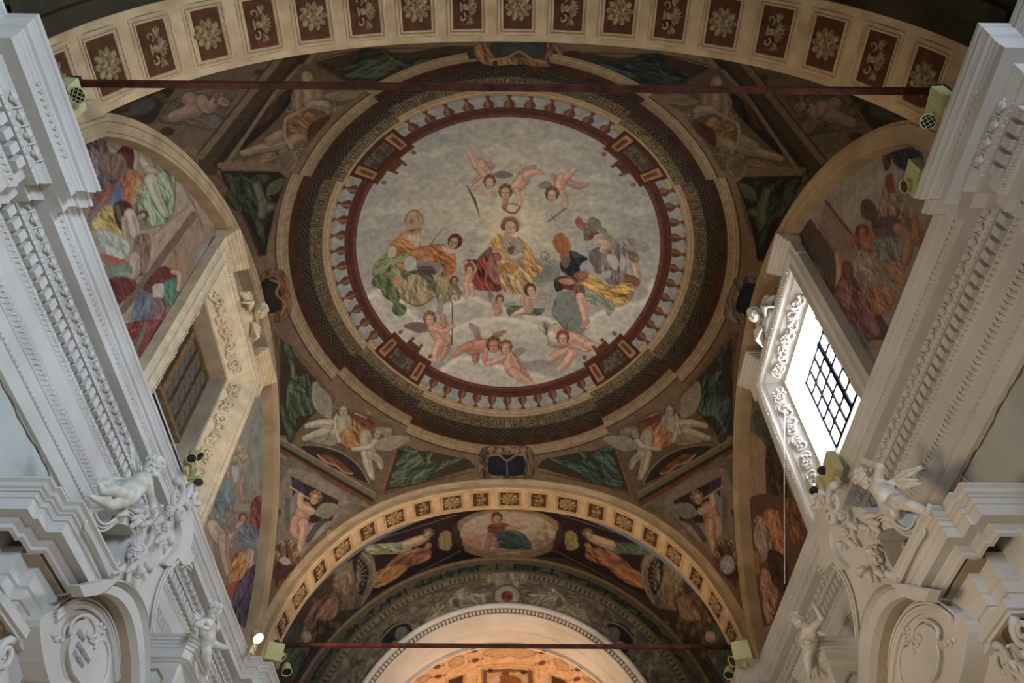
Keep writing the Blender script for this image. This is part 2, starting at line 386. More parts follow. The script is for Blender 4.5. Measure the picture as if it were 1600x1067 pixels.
# painted architecture of the feigned dome, by radius and angle
def put(C, m, col, a=1.):
    m = np.clip(m, 0, 1)[..., None] * a; C[:] = C * (1 - m) + lin(col) * m
def band(r, a, b, s=.012): return np.clip((r - a) / s + .5, 0, 1) * np.clip((b - r) / s + .5, 0, 1)
def paint_vault():
    dx = XX; dy = (YY - 7.66) / 1.05; r = np.hypot(dx, dy); th = np.arctan2(dy, dx)
    dg = np.abs(((th - math.pi / 4) + math.pi / 4) % (math.pi / 2) - math.pi / 4)       # angle from nearest diagonal
    dc = np.abs((th + math.pi / 4) % (math.pi / 2) - math.pi / 4)                       # angle from nearest axis
    jog = np.where(dg < R(13.5), .11, 0.)
    C = np.zeros(XX.shape + (3,)); h, w = XX.shape
    n1 = vnoise(h, w, 60, 1, 5); n2 = vnoise(h, w, 14, 2, 3); n3 = vnoise(h, w, 4, 3, 2)
    C[:] = lin((132, 102, 66)); put(C, (n1 - .4) * 2, (112, 84, 54))
    # outer mouldings
    q = r + jog
    put(C, band(q, 3.80, 3.97), (84, 46, 24)); put(C, band(q, 3.80, 3.97) * (n2 > .5), (60, 36, 24), .6)
    put(C, band(q, 3.955, 4.13), (170, 138, 92))
    for a, b, c in ((3.955, 3.965, (96, 70, 40)), (3.99, 4.0, (110, 82, 46)), (4.03, 4.038, (118, 90, 54)), (4.055, 4.06, (196, 168, 118)), (4.085, 4.092, (120, 92, 56)), (4.125, 4.15, (70, 46, 26))): put(C, band(q, a, b, .01), c, .85)
    # coffers and consoles
    put(C, band(q, 3.45, 3.80), (98, 80, 50))
    per = R(5.8); ph = ((th + 10 * math.pi) / per) % 1.
    t = (q - 3.45) / .2; sq = np.maximum(np.abs(ph - .38) / .30, np.abs(t - .5) / .46)
    put(C, (sq < 1) * (t > 0) * (t < 1), (128, 106, 66)); put(C, ((sq < .86)) * (t > 0) * (t < 1), (82, 66, 40)); put(C, (np.abs(sq - .6) < .08) * (t > 0) * (t < 1), (146, 122, 78)); put(C, (sq < .22) * (t > 0) * (t < 1), (138, 112, 70))
    put(C, (np.abs(ph - .84) < .09) * (t > .05) * (t < .95), (142, 120, 78)); put(C, (np.abs(ph - .84) < .03) * (t > .05) * (t < .95), (70, 54, 32))
    put(C, band(q, 3.65, 3.80), (54, 42, 28)); dots = ((np.sin(th * 200) * np.sin((q - 3.65) * 105)) > .25); put(C, band(q, 3.66, 3.79) * dots, (108, 88, 56), .8)
    put(C, band(q, 3.44, 3.80) * (n3 > .62), (60, 48, 32), .45)
    # inner golden moulding
    q2 = r + jog * .8
    put(C, band(q2, 3.29, 3.45), (166, 136, 90))
    for a, b, c in ((3.29, 3.30, (84, 60, 34)), (3.325, 3.333, (110, 84, 48)), (3.36, 3.366, (196, 170, 122)), (3.39, 3.397, (112, 86, 50)), (3.44, 3.455, (70, 50, 30))): put(C, band(q2, a, b, .01), c, .85)
    # sky strip with balusters
    st = band(q2, 2.85, 3.29); put(C, st, (150, 148, 142)); put(C, st * (n2 > .55), (128, 134, 136), .5)
    put(C, band(r, 2.87, 3.07), (92, 40, 26)); put(C, band(r, 2.905, 2.925), (126, 66, 42)); put(C, band(r, 2.985, 2.995, .008), (52, 22, 16)); put(C, band(r, 3.055, 3.075), (62, 30, 18))
    pb = (((th + 10 * math.pi) / R(6.0) + .5) % 1.) - .5; arc = pb * R(6.0) * 3.15; tt = (r - 3.05) / .26
    wdt = np.interp(tt, [-.02, .02, .08, .3, .45, .7, .85, .93, 1.0], [0, .05, .075, .1, .085, .03, .022, .05, .045])
    bal = np.clip((wdt - np.abs(arc)) / .012 + .5, 0, 1) * (tt > -.02) * (tt < 1.0) * (dg > R(12)); put(C, bal, (96, 52, 26))
    put(C, np.clip((wdt * .35 - np.abs(arc + wdt * .3)) / .015 + .5, 0, 1) * (tt > .1) * (tt < .8) * (dg > R(12)), (150, 92, 44), .7)
    # projecting balconies on the diagonals
    ad = dg * 3.0; inb = (dg < R(10.5)); put(C, inb * band(r, 2.80, 3.31), (74, 34, 18))
    put(C, (dg < R(5)) * band(r, 2.98, 3.22), (72, 60, 44)); put(C, (dg < R(5)) * band(r, 2.98, 3.22) * (n3 > .55), (112, 92, 64), .7)
    put(C, (np.abs(dg - R(7.6)) < R(1.6)) * band(r, 2.92, 3.26), (164, 108, 48)); put(C, (np.abs(dg - R(7.6)) < R(.7)) * band(r, 2.95, 3.2), (96, 56, 26)); put(C, inb * band(r, 2.80, 2.90), (98, 42, 24)); put(C, inb * band(r, 2.86, 2.872, .008), (52, 22, 14))
    put(C, (dg < R(3.4)) * band(r, 2.66, 2.81), (96, 52, 24)); put(C, np.clip((.06 - np.hypot(ad - .45, r - 2.73)) / .015, 0, 1), (138, 80, 34)); put(C, np.clip((.05 - np.hypot(ad - .13, r - 2.66)) / .015, 0, 1), (110, 62, 28))
    put(C, np.abs(dg - R(12.3)) < R(1.2), (84, 46, 24), 1) if False else None
    return C, r, n1, n2
VC, VR, VN1, VN2 = paint_vault()
# ---------------------------------------------------------------- fresco of the vault
P = Paint(90, 30, 1510, 980, 1.4)
SK = (202, 152, 118); SKD = (176, 120, 88); STONE = (178, 160, 128)
def vault_fresco():
    # sky: warm clouds, light around the crowned woman
    V1 = lambda: P.org(560, 310, 8.8889); V2 = lambda: P.org(560, 400, 8.8889); V3 = lambda: P.org(700, 320, 8.8889)
    V4 = lambda: P.org(700, 420, 8.8889); V5 = lambda: P.org(840, 330, 8.8889); V6 = lambda: P.org(840, 420, 8.8889)
    A = lambda: P.org(400, 100, 3.5556); B = lambda: P.org(750, 100, 3.5556); Cc = lambda: P.org(400, 400, 3.5556); D = lambda: P.org(750, 400, 3.5556)
    P.org(0, 0, 1)
    for (x, y, rx, ry, c, a) in ((800, 330, 130, 90, (196, 178, 142), .55), (798, 360, 45, 45, (222, 200, 150), .6), (740, 290, 60, 50, (188, 172, 144), .5), (860, 270, 70, 40, (184, 170, 142), .4), (640, 240, 90, 40, (140, 142, 142), .4),
                                 (960, 240, 90, 50, (146, 146, 142), .35), (1000, 330, 60, 60, (140, 142, 138), .3), (960, 520, 80, 60, (196, 184, 160), .5), (690, 540, 60, 40, (200, 190, 168), .45)):
        P.ell(x, y, rx, ry, c, a, soft=rx * .9 * 1.4)
    r_ = np.random.default_rng(3)
    for i in range(190):
        a = r_.random() * 6.28; q = math.sqrt(r_.random()); x = 797 + 232 * q * math.cos(a); y = 397 + 205 * q * math.sin(a)
        c = [(192, 180, 154), (146, 146, 142), (176, 164, 140), (154, 148, 136), (204, 190, 162)][i % 5]; L = 8 + 22 * r_.random(); t = r_.normal() * .5
        P.stroke([(x - L, y + L * t * .4), (x, y - 4), (x + L, y + L * t)], [2, 9 + 9 * r_.random(), 2], c, .42, soft=8)
    # cloud banks
    D0 = lambda pts, c, a=.8: (P.stroke([(x + 2, y + 7) for x, y in pts[len(pts) // 2:]], 12, (128, 126, 118), .45, soft=9), P.poly(pts, tuple(np.array(c) * 1.05), a * .8), P.stroke(pts[:len(pts) // 2 + 1], 7, (226, 214, 188), .65, soft=6), [P.ell(x, y + 5, 12, 8, (216, 204, 178), .4, soft=9) for x, y in pts[:len(pts) // 2 + 1]])
    P.org(0, 0, 1)
    D0([(572, 470), (590, 455), (620, 462), (650, 500), (690, 520), (700, 560), (660, 560), (620, 530), (585, 505)], (184, 172, 148))
    D0([(700, 478), (735, 465), (770, 478), (830, 492), (870, 505), (880, 540), (800, 530), (740, 520), (705, 505)], (176, 166, 146))
    D0([(700, 520), (760, 498), (820, 505), (880, 530), (860, 560), (760, 560)], (190, 180, 158), .6)
    D0([(680, 590), (720, 560), (790, 575), (850, 590), (900, 585), (860, 604), (760, 604)], (188, 178, 156), .7)
    D0([(920, 500), (960, 480), (1010, 470), (1020, 440), (1030, 470), (1000, 520), (950, 560), (920, 545)], (186, 178, 158), .7)
    P.poly([(866, 468), (880, 455), (905, 460), (915, 490), (912, 520), (885, 515), (868, 495)], (118, 122, 112), .9); P.poly([(862, 430), (885, 410), (830, 405), (835, 440), (850, 450)], (126, 128, 116), .6)
    P.stroke([(868, 470), (864, 490), (878, 508), (888, 520)], 3, (84, 86, 80), .7, soft=3)
    P.stroke([(886, 520), (886, 505), (895, 497)], 2.5, (80, 80, 76), .7, soft=2)
    # ---- bearded man in mitre, left
    V2(); P.poly([(120, 420), (250, 440), (330, 480), (460, 600), (480, 760), (560, 830), (660, 760), (600, 600), (640, 560), (700, 700), (560, 860), (380, 620), (180, 460)], (150, 140, 120), .3)
    P.drape([(350, 0), (600, -40), (580, 200), (480, 260), (520, 420), (590, 560), (560, 640), (660, 700), (640, 800), (560, 830), (470, 770), (480, 650), (350, 560), (310, 460), (190, 400), (210, 290), (190, 230), (250, 100)], (88, 104, 60), 60, 26, .45)
    P.drape([(480, 160), (620, 180), (640, 320), (560, 330), (500, 300), (440, 230)], (150, 146, 104), 70, 8, .3)
    P.poly([(480, 300), (560, 290), (600, 380), (560, 470), (520, 400), (490, 380)], (186, 118, 84)); [P.stroke([(500 + i * 25, 360), (515 + i * 25, 430)], 14, (200, 140, 104), .9) for i in range(4)]
    P.drape([(600, 220), (800, 190), (1000, 240), (1080, 420), (1060, 520), (980, 500), (700, 420)], (92, 92, 66), 40, 14, .4)
    P.drape([(600, 560), (590, 480), (620, 350), (760, 250), (900, 300), (1000, 430), (1050, 520), (1000, 620), (820, 690), (680, 640)], (160, 138, 92), 70, 30, .35)
    P.stroke([(590, 580), (700, 650), (830, 690), (960, 640), (1050, 560)], 24, (120, 78, 34), .9); P.stroke([(600, 600), (700, 640), (830, 670), (960, 620), (1040, 545)], 8, (176, 140, 70), .8)
    P.drape([(1090, 290), (1190, 210), (1240, 260), (1310, 420), (1290, 560), (1180, 670), (1110, 640), (1075, 520)], (150, 134, 88), 80, 20, .35)
    P.stroke([(1080, 560), (1130, 660), (1230, 610), (1290, 540)], 14, (116, 84, 40), .8)
    V1(); P.drape([(460, 610), (620, 480), (720, 540), (860, 620), (850, 720), (920, 830), (820, 960), (560, 980), (520, 860), (400, 820), (420, 680)], (178, 114, 34), 20, 20, .35)
    P.drape([(230, 900), (380, 760), (420, 690), (540, 780), (720, 760), (640, 880), (480, 930), (400, 1000), (540, 1060), (300, 1067), (190, 1040)], (130, 138, 84), 150, 22, .35)
    P.poly([(410, 690), (500, 660), (530, 740), (480, 820), (420, 800)], (206, 176, 140), .9)
    P.poly([(640, 860), (720, 800), (800, 850), (790, 980), (680, 1010), (640, 940)], (176, 170, 156)); P.poly([(840, 880), (1080, 870), (1170, 920), (1090, 1040), (1000, 940), (820, 960)], (136, 112, 104)); P.drape([(840, 950), (1000, 940), (1080, 1050), (840, 1040)], (96, 70, 66), 10, 6)
    P.poly([(640, 340), (650, 260), (740, 170), (800, 160), (880, 240), (905, 330), (870, 430), (690, 430)], (172, 138, 88)); P.stroke([(640, 330), (680, 220), (750, 165), (830, 180), (890, 260), (900, 340)], 18, (112, 64, 34), .85); P.stroke([(800, 170), (830, 280), (840, 400)], 16, (126, 82, 46), .7); P.ell(740, 320, 26, 34, (120, 84, 50), .7)
    P.poly([(660, 420), (870, 410), (870, 470), (840, 560), (680, 520)], (176, 116, 84)); P.stroke([(720, 450), (780, 440)], 26, (96, 50, 34), .8); P.stroke([(800, 440), (840, 430)], 20, (96, 50, 34), .8); P.stroke([(810, 440), (830, 500)], 18, (206, 150, 112), .9)
    P.drape([(680, 480), (740, 500), (860, 490), (850, 600), (820, 670), (760, 640), (700, 590)], (188, 164, 140), 80, 12, .25, edge=.2)
    # ---- young man with palm beside him
    P.drape([(850, 680), (980, 650), (1150, 630), (1250, 700), (1350, 800), (1350, 960), (1290, 1067), (1180, 1060), (1150, 900), (980, 860), (900, 760)], (176, 98, 34), 30, 26, .4)
    P.stroke([(1020, 620), (1090, 520), (1180, 430), (1230, 400)], [26, 22, 16, 4], (118, 122, 88), .9)
    P.poly([(900, 690), (980, 650), (990, 740), (940, 780), (900, 740)], (180, 100, 74)); P.poly([(1160, 660), (1260, 700), (1330, 760), (1220, 760)], (196, 180, 156), .9)
    P.head(1335, 610, 92, (84, 52, 34), (178, 126, 96), 25, -.4)
    # ---- small curly head and crozier putto between
    V2(); P.limb([(1310, 360), (1370, 460), (1420, 520)], [70, 60, 40], (130, 96, 70)); P.head(1330, 340, 52, (96, 66, 44), (166, 120, 92), 0, .3)
    # ---- woman seated at centre
    V3(); P.ell(880, 300, 190, 190, (226, 206, 156), .4, soft=60)
    P.poly([(1180, 830), (1380, 840), (1560, 920), (1480, 1060), (1180, 1060)], (120, 122, 106), .8)
    P.drape([(400, 760), (560, 690), (720, 680), (760, 900), (760, 1067), (720, 1200), (520, 1190), (330, 1150), (360, 960), (260, 880), (200, 820), (260, 760)], (142, 52, 36), 60, 34, .5)
    P.drape([(600, 700), (700, 690), (720, 820), (700, 980), (740, 1100), (640, 1080), (560, 960), (540, 840)], (150, 92, 82), 75, 16, .4, edge=.2); P.stroke([(520, 1050), (540, 920), (620, 780)], [10, 22, 8], (206, 110, 70), .7, soft=5)
    P.drape([(700, 780), (840, 760), (1050, 800), (1130, 900), (1180, 1067), (1160, 1160), (1060, 1230), (880, 1240), (760, 1180), (720, 1050), (700, 900)], (190, 148, 84), 55, 34, .35)
    P.drape([(760, 820), (900, 800), (980, 860), (900, 960), (780, 920)], (180, 120, 44), 40, 10, .3, edge=.1)
    P.drape([(560, 560), (680, 420), (760, 440), (800, 560), (850, 640), (820, 760), (700, 660), (620, 640)], (200, 144, 50), 60, 20, .35)
    P.drape([(960, 440), (1060, 520), (1160, 640), (1220, 800), (1320, 880), (1300, 940), (1200, 1000), (1120, 900), (1040, 780), (1040, 620)], (198, 138, 42), 62, 26, .38)
    P.drape([(430, 720), (560, 600), (600, 590), (620, 660), (540, 700), (440, 740)], (92, 88, 78), 145, 8, .3)
    P.drape([(740, 460), (900, 450), (1000, 500), (1050, 620), (1040, 740), (960, 780), (840, 780), (850, 680), (760, 560)], (160, 144, 124), 50, 18, .25)
    P.poly([(830, 600), (930, 570), (900, 670), (850, 680)], (104, 74, 64), .9)
    P.limb([(1010, 700), (900, 740), (800, 680), (740, 640)], [90, 70, 50, 40], (180, 156, 134)); P.poly([(680, 590), (760, 640), (820, 680), (800, 720), (730, 680)], SK); [P.stroke([(700 + i * 16, 600 + i * 14), (760 + i * 12, 650 + i * 10)], 9, (150, 92, 66), .7) for i in range(3)]
    P.stroke([(820, 420), (850, 470)], 90, (190, 140, 108)); P.ell(860, 270, 120, 108, (132, 88, 62)); P.ell(770, 300, 40, 60, (116, 72, 54)); P.ell(950, 320, 40, 60, (126, 82, 58))
    P.ell(868, 318, 78, 96, (150, 98, 72), 1, -12); P.ell(868, 316, 72, 90, (206, 162, 128), 1, -12); P.stroke([(835, 300), (872, 310)], 10, (110, 66, 46), .9); P.stroke([(900, 318), (940, 322)], 10, (110, 66, 46), .9); P.stroke([(880, 310), (866, 358), (880, 364)], 7, (160, 106, 80), .9); P.stroke([(850, 384), (880, 390)], 11, (150, 70, 56), .9); P.stroke([(830, 272), (870, 276)], 7, (120, 78, 54), .7); P.stroke([(905, 284), (945, 296)], 7, (120, 78, 54), .7)
    P.stroke([(750, 250), (800, 190), (880, 175), (960, 210), (990, 290)], 30, (150, 108, 76), .8, soft=8)
    # lily, putto at her knee
    P.stroke([(350, 740), (350, 660)], 8, (92, 82, 60), .9); [P.stroke([(350, 665), (350 + dx, 640)], 14, (140, 110, 88), .7) for dx in (-60, -25, 20, 60)]
    P.putto(dict(head=(300, 900, 60), neck=(290, 960), hip=(270, 1130), la=[(230, 960), (200, 860), (260, 790)], ra=[(350, 960), (390, 880), (330, 790)]), 70, (206, 150, 116))
    V4(); P.limb([(250, 220), (280, 300), (250, 400)], [85, 66, 42], (206, 154, 118)); P.limb([(320, 230), (340, 300), (345, 370)], [80, 60, 40], (206, 154, 118))
    # two putti on the cloud below
    P.wing(600, 470, 190, -95, 90, (150, 122, 108), 9, -1); P.wing(770, 520, 190, -18, 80, (140, 140, 128), 9, -1); P.limb([(660, 500), (700, 560), (680, 620)], [90, 100, 80], (188, 130, 100)); P.limb([(640, 480), (630, 560), (700, 540)], [40, 36, 30], (180, 124, 94)); P.head(715, 430, 56, (120, 70, 46), (190, 136, 104), 10, .3)
    P.drape([(810, 550), (960, 500), (1150, 540), (1350, 560), (1260, 650), (1050, 640), (860, 660)], (92, 104, 72), 10, 12, .4, edge=.2)
    P.limb([(1130, 560), (1040, 580), (900, 650)], [110, 90, 50], (206, 156, 120)); P.limb([(1100, 400), (1110, 480), (1120, 540)], [100, 110, 110], (190, 140, 108)); P.limb([(1170, 400), (1260, 420), (1340, 380)], [44, 36, 26], (198, 150, 118)); P.limb([(1040, 400), (1050, 500), (1140, 600)], [50, 44, 34], (190, 142, 110)); P.head(1140, 300, 78, (96, 60, 44), (204, 158, 124), -10, .6)
    for i in range(14): P.stroke([(1260 + i * 14, 350 + rng.integers(-20, 20)), (1280 + i * 14, 400 + rng.integers(-40, 40))], 12, (128, 104, 70), .6)
    # crozier
    P.stroke([(58, 1060), (62, 480)], 20, (104, 64, 34), 1); P.stroke([(62, 480), (30, 430), (60, 350), (130, 350), (160, 410), (110, 440), (90, 400)], 16, (120, 84, 46), 1)
    # ---- right group: mitred man, woman in armour with helmet
    V5(); P.drape([(730, 560), (860, 500), (900, 640), (880, 860), (760, 820), (715, 700)], (106, 98, 78), 85, 14, .35)
    P.drape([(890, 560), (1000, 420), (1200, 370), (1380, 400), (1540, 470), (1540, 540), (1400, 560), (1230, 560), (1230, 820), (1200, 1000), (1000, 1020), (900, 880), (880, 700)], (136, 118, 114), 80, 36, .3, edge=.25)
    P.poly([(1380, 400), (1560, 490), (1530, 560), (1380, 560)], (142, 146, 128), .9); [P.stroke([(1290, 180 + i * 24), (1420 + i * 8, 130 + i * 30)], 12, (132, 124, 112), .5) for i in range(5)]
    P.poly([(960, 620), (1060, 600), (1130, 720), (1080, 820), (1010, 760)], (184, 168, 148), .9); P.poly([(1150, 600), (1210, 640), (1210, 780), (1140, 820)], (184, 168, 148), .9); P.poly([(900, 840), (1020, 820), (1010, 920), (900, 900)], (180, 166, 140), .8)
    P.poly([(1180, 340), (1240, 240), (1350, 260), (1320, 370)], (164, 150, 138), .7)
    P.limb([(880, 420), (960, 460), (900, 540)], [90, 110, 90], (188, 148, 116)); P.limb([(1280, 600), (1340, 740), (1380, 880), (1410, 960)], [100, 96, 80, 60], (194, 152, 120)); P.drape([(1240, 560), (1380, 580), (1410, 700), (1300, 700)], (126, 108, 84), 20, 8)
    P.drape([(1210, 880), (1340, 900), (1420, 960), (1400, 1040), (1240, 1040)], (136, 78, 52), 20, 8)
    P.drape([(830, 210), (900, 220), (1040, 360), (1010, 430), (900, 320)], (134, 132, 94), 50, 8, .3)
    P.drape([(650, 400), (640, 280), (700, 220), (860, 300), (800, 320), (720, 400)], (112, 98, 84), 80, 10, .3); P.drape([(690, 130), (760, 80), (860, 130), (880, 200), (820, 260), (720, 240)], (122, 106, 86), 30, 12, .3)
    P.drape([(520, 150), (560, 70), (610, 110), (640, 160), (700, 180), (640, 260), (570, 240)], (156, 84, 68), 60, 10, .35)
    P.ell(800, 350, 70, 62, (196, 150, 118), 1, 40); P.poly([(700, 340), (780, 290), (860, 310), (800, 330), (740, 400)], (104, 70, 48)); P.stroke([(745, 370), (785, 372)], 9, (96, 56, 40), .9); P.stroke([(770, 415), (790, 425)], 10, (150, 76, 60), .9)
    P.drape([(320, 700), (440, 550), (600, 600), (700, 670), (600, 800), (540, 880), (440, 920), (330, 820)], (44, 46, 50), 50, 18, .35); P.poly([(460, 560), (560, 570), (600, 640), (500, 640)], (84, 90, 104), .6)
    P.poly([(600, 740), (700, 680), (780, 820), (660, 840), (590, 800)], (158, 148, 150)); P.drape([(520, 860), (640, 830), (720, 880), (600, 1000), (500, 960)], (158, 92, 48), 20, 10)
    P.drape([(230, 960), (330, 900), (500, 900), (560, 1000), (440, 1060), (250, 1067)], (96, 50, 40), 20, 12)
    P.ell(380, 620, 66, 84, (152, 98, 66), 1); P.poly([(330, 640), (450, 640), (440, 740), (380, 790), (330, 720)], (116, 92, 70)); P.stroke([(345, 600), (370, 604)], 10, (90, 50, 34), .9)
    P.poly([(280, 310), (340, 300), (420, 370), (460, 460), (440, 560), (310, 590), (240, 520), (208, 430), (230, 350)], (164, 94, 28)); P.stroke([(300, 320), (250, 440), (300, 560)], 20, (128, 66, 22), .7, soft=6); P.stroke([(350, 330), (430, 430), (440, 540)], 14, (196, 128, 52), .6, soft=6); P.stroke([(330, 310), (350, 420), (340, 560)], 10, (120, 62, 24), .6)
    P.stroke([(150, 700), (330, 830), (520, 980), (620, 1060)], 16, (138, 118, 92), .9); P.stroke([(230, 760), (130, 690), (60, 650), (50, 590), (110, 570), (160, 620), (130, 660), (100, 630)], 17, (140, 88, 54), 1)
    V6(); P.drape([(230, 200), (330, 180), (360, 280), (260, 320)], (56, 46, 50), 60, 6); P.drape([(350, 200), (520, 200), (500, 300), (360, 270)], (112, 46, 36), 30, 6)
    P.drape([(560, 200), (640, 240), (760, 330), (940, 420), (1080, 520), (1000, 640), (960, 620), (920, 520), (800, 500), (690, 440), (600, 360)], (158, 166, 138), 35, 20, .3)
    P.drape([(720, 60), (840, 140), (930, 220), (1060, 250), (1190, 180), (1340, 230), (1330, 360), (1250, 470), (1110, 530), (1040, 470), (940, 400), (780, 320), (620, 220), (690, 160)], (204, 146, 42), 25, 34, .4)
    P.poly([(300, 150), (420, 130), (510, 190), (440, 220), (320, 200)], (188, 116, 84)); [P.stroke([(420, 150 + i * 16), (500, 180 + i * 14)], 12, (200, 132, 98), .9) for i in range(3)]
    P.stroke([(500, 190), (570, 240)], 22, (110, 120, 90), .8); P.drape([(500, 250), (620, 220), (660, 340), (600, 400), (520, 360)], (120, 80, 52), 70, 8)
    P.limb([(590, 390), (630, 520), (650, 640), (660, 720)], [120, 130, 96, 64], (206, 156, 122)); P.poly([(630, 720), (720, 700), (730, 760), (620, 840), (580, 830), (600, 780)], (190, 132, 100)); P.stroke([(590, 835), (700, 830), (740, 780)], 16, (140, 84, 60), .6)
    # ---- putti in the upper sky
    A(); s_ = 42
    P.wing(1320, 610, 110, 5, 44, (120, 108, 96), 7, 1)
    P.putto(dict(head=(1298, 655, 32), neck=(1280, 610), hip=(1240, 560), ll=[(1225, 560), (1205, 520), (1180, 480)], rl=[(1290, 560), (1310, 570)], la=[(1270, 640), (1210, 690), (1200, 720)], ra=[(1250, 620), (1215, 660)]), s_, (204, 150, 118))
    P.stroke([(1170, 675), (1215, 760), (1243, 850)], [5, 16, 3], (70, 86, 56), 1)
    P.putto(dict(head=(1386, 712, 36), neck=(1440, 690), hip=(1485, 640), ll=[(1500, 620), (1540, 600), (1590, 605)], rl=[(1480, 610), (1510, 590), (1550, 570)], la=[(1450, 700), (1470, 760), (1450, 800)], ra=[(1390, 745), (1380, 800)]), 44, (202, 146, 114)); P.stroke([(1230, 720), (1340, 725)], [18, 22], (190, 146, 120), .8)
    P.stroke([(1370, 795), (1400, 822), (1440, 826), (1468, 795)], 13, (150, 72, 44), 1); P.stroke([(1372, 790), (1420, 775), (1466, 790)], 8, (166, 96, 62), 1)
    B(); P.wing(400, 670, 80, 175, 40, (138, 120, 110), 7, 1)
    P.putto(dict(head=(400, 725, 36), neck=(440, 690), hip=(455, 640), ll=[(480, 630), (510, 600), (530, 580)], rl=[(500, 660), (550, 680), (600, 665)], la=[(455, 710), (480, 770), (470, 800)], ra=[(420, 640), (405, 620)]), 40, (200, 144, 112)); P.stroke([(380, 875), (480, 800)], 8, (120, 78, 50), 1); P.stroke([(395, 840), (420, 870)], 6, (120, 78, 50), 1)
    P.stroke([(330, 780), (440, 920)], 3, (150, 132, 104), .7)
    # ---- putti in the lower sky
    Cc(); P.wing(970, 400, 150, 185, 60, (124, 100, 92), 9, -1); P.wing(1010, 330, 90, -75, 40, (160, 140, 128), 7, 1)
    P.putto(dict(head=(965, 350, 34), neck=(985, 390), hip=(1040, 460), ll=[(1020, 480), (1000, 530), (992, 580)], rl=[(1060, 480), (1050, 530), (1030, 575)], la=[(975, 400), (1040, 420), (1095, 385)], ra=[(1050, 390), (1040, 340)]), 52, (204, 146, 110), (130, 96, 54))
    P.wing(1240, 440, 90, -130, 44, (160, 146, 130), 7, 1); P.wing(1300, 450, 100, -20, 34, (168, 110, 86), 7, 1)
    P.putto(dict(head=(1320, 495, 38), neck=(1275, 490), hip=(1200, 510), ll=[(1190, 500), (1140, 520), (1098, 560)], rl=[(1220, 520), (1220, 575)], la=[(1280, 520), (1270, 580), (1290, 600)], ra=[(1240, 460), (1225, 440)]), 46, (196, 122, 92))
    P.wing(1410, 550, 100, -20, 46, (150, 134, 124), 7, 1)
    P.putto(dict(head=(1388, 508, 34), neck=(1395, 550), hip=(1430, 630), ll=[(1430, 640), (1480, 680), (1545, 720)], rl=[(1460, 620), (1500, 670), (1530, 710)], la=[(1380, 560), (1320, 590), (1285, 600)], ra=[(1430, 560), (1450, 575)]), 50, (200, 148, 116), (134, 92, 56))
    D(); P.putto(dict(head=(460, 455, 34), neck=(500, 450), hip=(580, 490), ll=[(600, 490), (650, 510), (695, 525)], rl=[(560, 500), (600, 510)], la=[(480, 430), (430, 410), (418, 385)], ra=[(480, 490), (420, 495), (385, 490)]), 50, (206, 150, 116), (136, 78, 44))
    P.limb([(490, 530), (430, 545), (385, 580)], [54, 46, 28], (202, 146, 112)); P.limb([(510, 540), (480, 590), (440, 630)], [54, 46, 28], (206, 152, 118)); P.stroke([(385, 385), (470, 365)], 5, (96, 84, 70), .8)
    for i in range(26):
        a = R(rng.uniform(200, 340)); P.stroke([(370, 440), (355 + 60 * math.cos(a) * rng.random(), 400 + 50 * math.sin(a) * rng.random())], 4, (96, 104, 76), .6)
    P.stroke([(385, 490), (368, 430)], 4, (92, 88, 66), 1)
    # ---- corners: winged nudes with gilded vase, green panels, fictive gable
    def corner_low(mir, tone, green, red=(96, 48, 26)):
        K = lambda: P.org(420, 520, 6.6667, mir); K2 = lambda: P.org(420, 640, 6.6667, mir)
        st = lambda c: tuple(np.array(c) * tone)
        K(); P.poly([(60, 0), (150, 0), (420, 330), (700, 690), (560, 900), (330, 1067), (110, 1067), (120, 700)], st((118, 88, 58)), 1, False)
        P.poly([(120, 60), (560, 560), (560, 740), (260, 1067), (110, 1067)], st((66, 52, 34)), 1, False)
        P.stroke([(60, 0), (130, 300), (165, 620)], 14, st(red), .9, sm=False); P.stroke([(130, 60), (330, 330), (560, 560)], 14, st((92, 56, 32)), .8, sm=False)
        P.drape([(150, 120), (240, 160), (300, 440), (400, 420), (440, 540), (550, 600), (540, 720), (440, 860), (300, 880), (280, 1060), (220, 1160), (160, 980), (120, 780), (200, 540), (230, 400), (190, 240)], st(green), 70, 40, .35)
        K2(); P.poly([(110, 470), (330, 350), (420, 100), (560, 60), (900, 0), (1320, 170), (1340, 400), (1180, 860), (1100, 980), (980, 1067), (110, 1067)], st((110, 88, 60)), 1, False)
        P.poly([(1340, 400), (1180, 860), (1600, 760), (2150, 600), (2090, 520), (1700, 440)], st((70, 56, 36)), 1, False); P.stroke([(1330, 410), (1180, 870)], 20, st((150, 90, 36)), .9)
        P.stroke([(1190, 880), (1440, 800), (2120, 650)], 14, st((110, 58, 30)), .9, sm=False); P.stroke([(2150, 540), (2150, 630)], 14, st((120, 60, 34)), .9)
        P.drape([(1360, 480), (1400, 380), (1560, 440), (1640, 560), (1640, 460), (1720, 440), (1700, 540), (2040, 500), (1800, 620), (1680, 680), (1640, 740), (1480, 780), (1260, 800), (1290, 660), (1330, 560)], st(green), 150, 40, .35)
        # niche lunette and broken gable
        P.poly([(330, 370), (520, 380), (760, 460), (940, 600), (1040, 760), (850, 690), (500, 520)], st((56, 44, 40)), 1); P.stroke([(330, 370), (520, 375), (760, 450), (940, 590), (1050, 770)], 14, st((150, 134, 100)), .9); P.drape([(510, 480), (640, 470), (800, 580), (860, 660), (700, 600), (560, 540)], st((122, 64, 30)), 30, 10, .4)
        P.stroke([(510, 470), (600, 550), (700, 580), (780, 650), (870, 665)], 18, st((176, 136, 96)), 1)
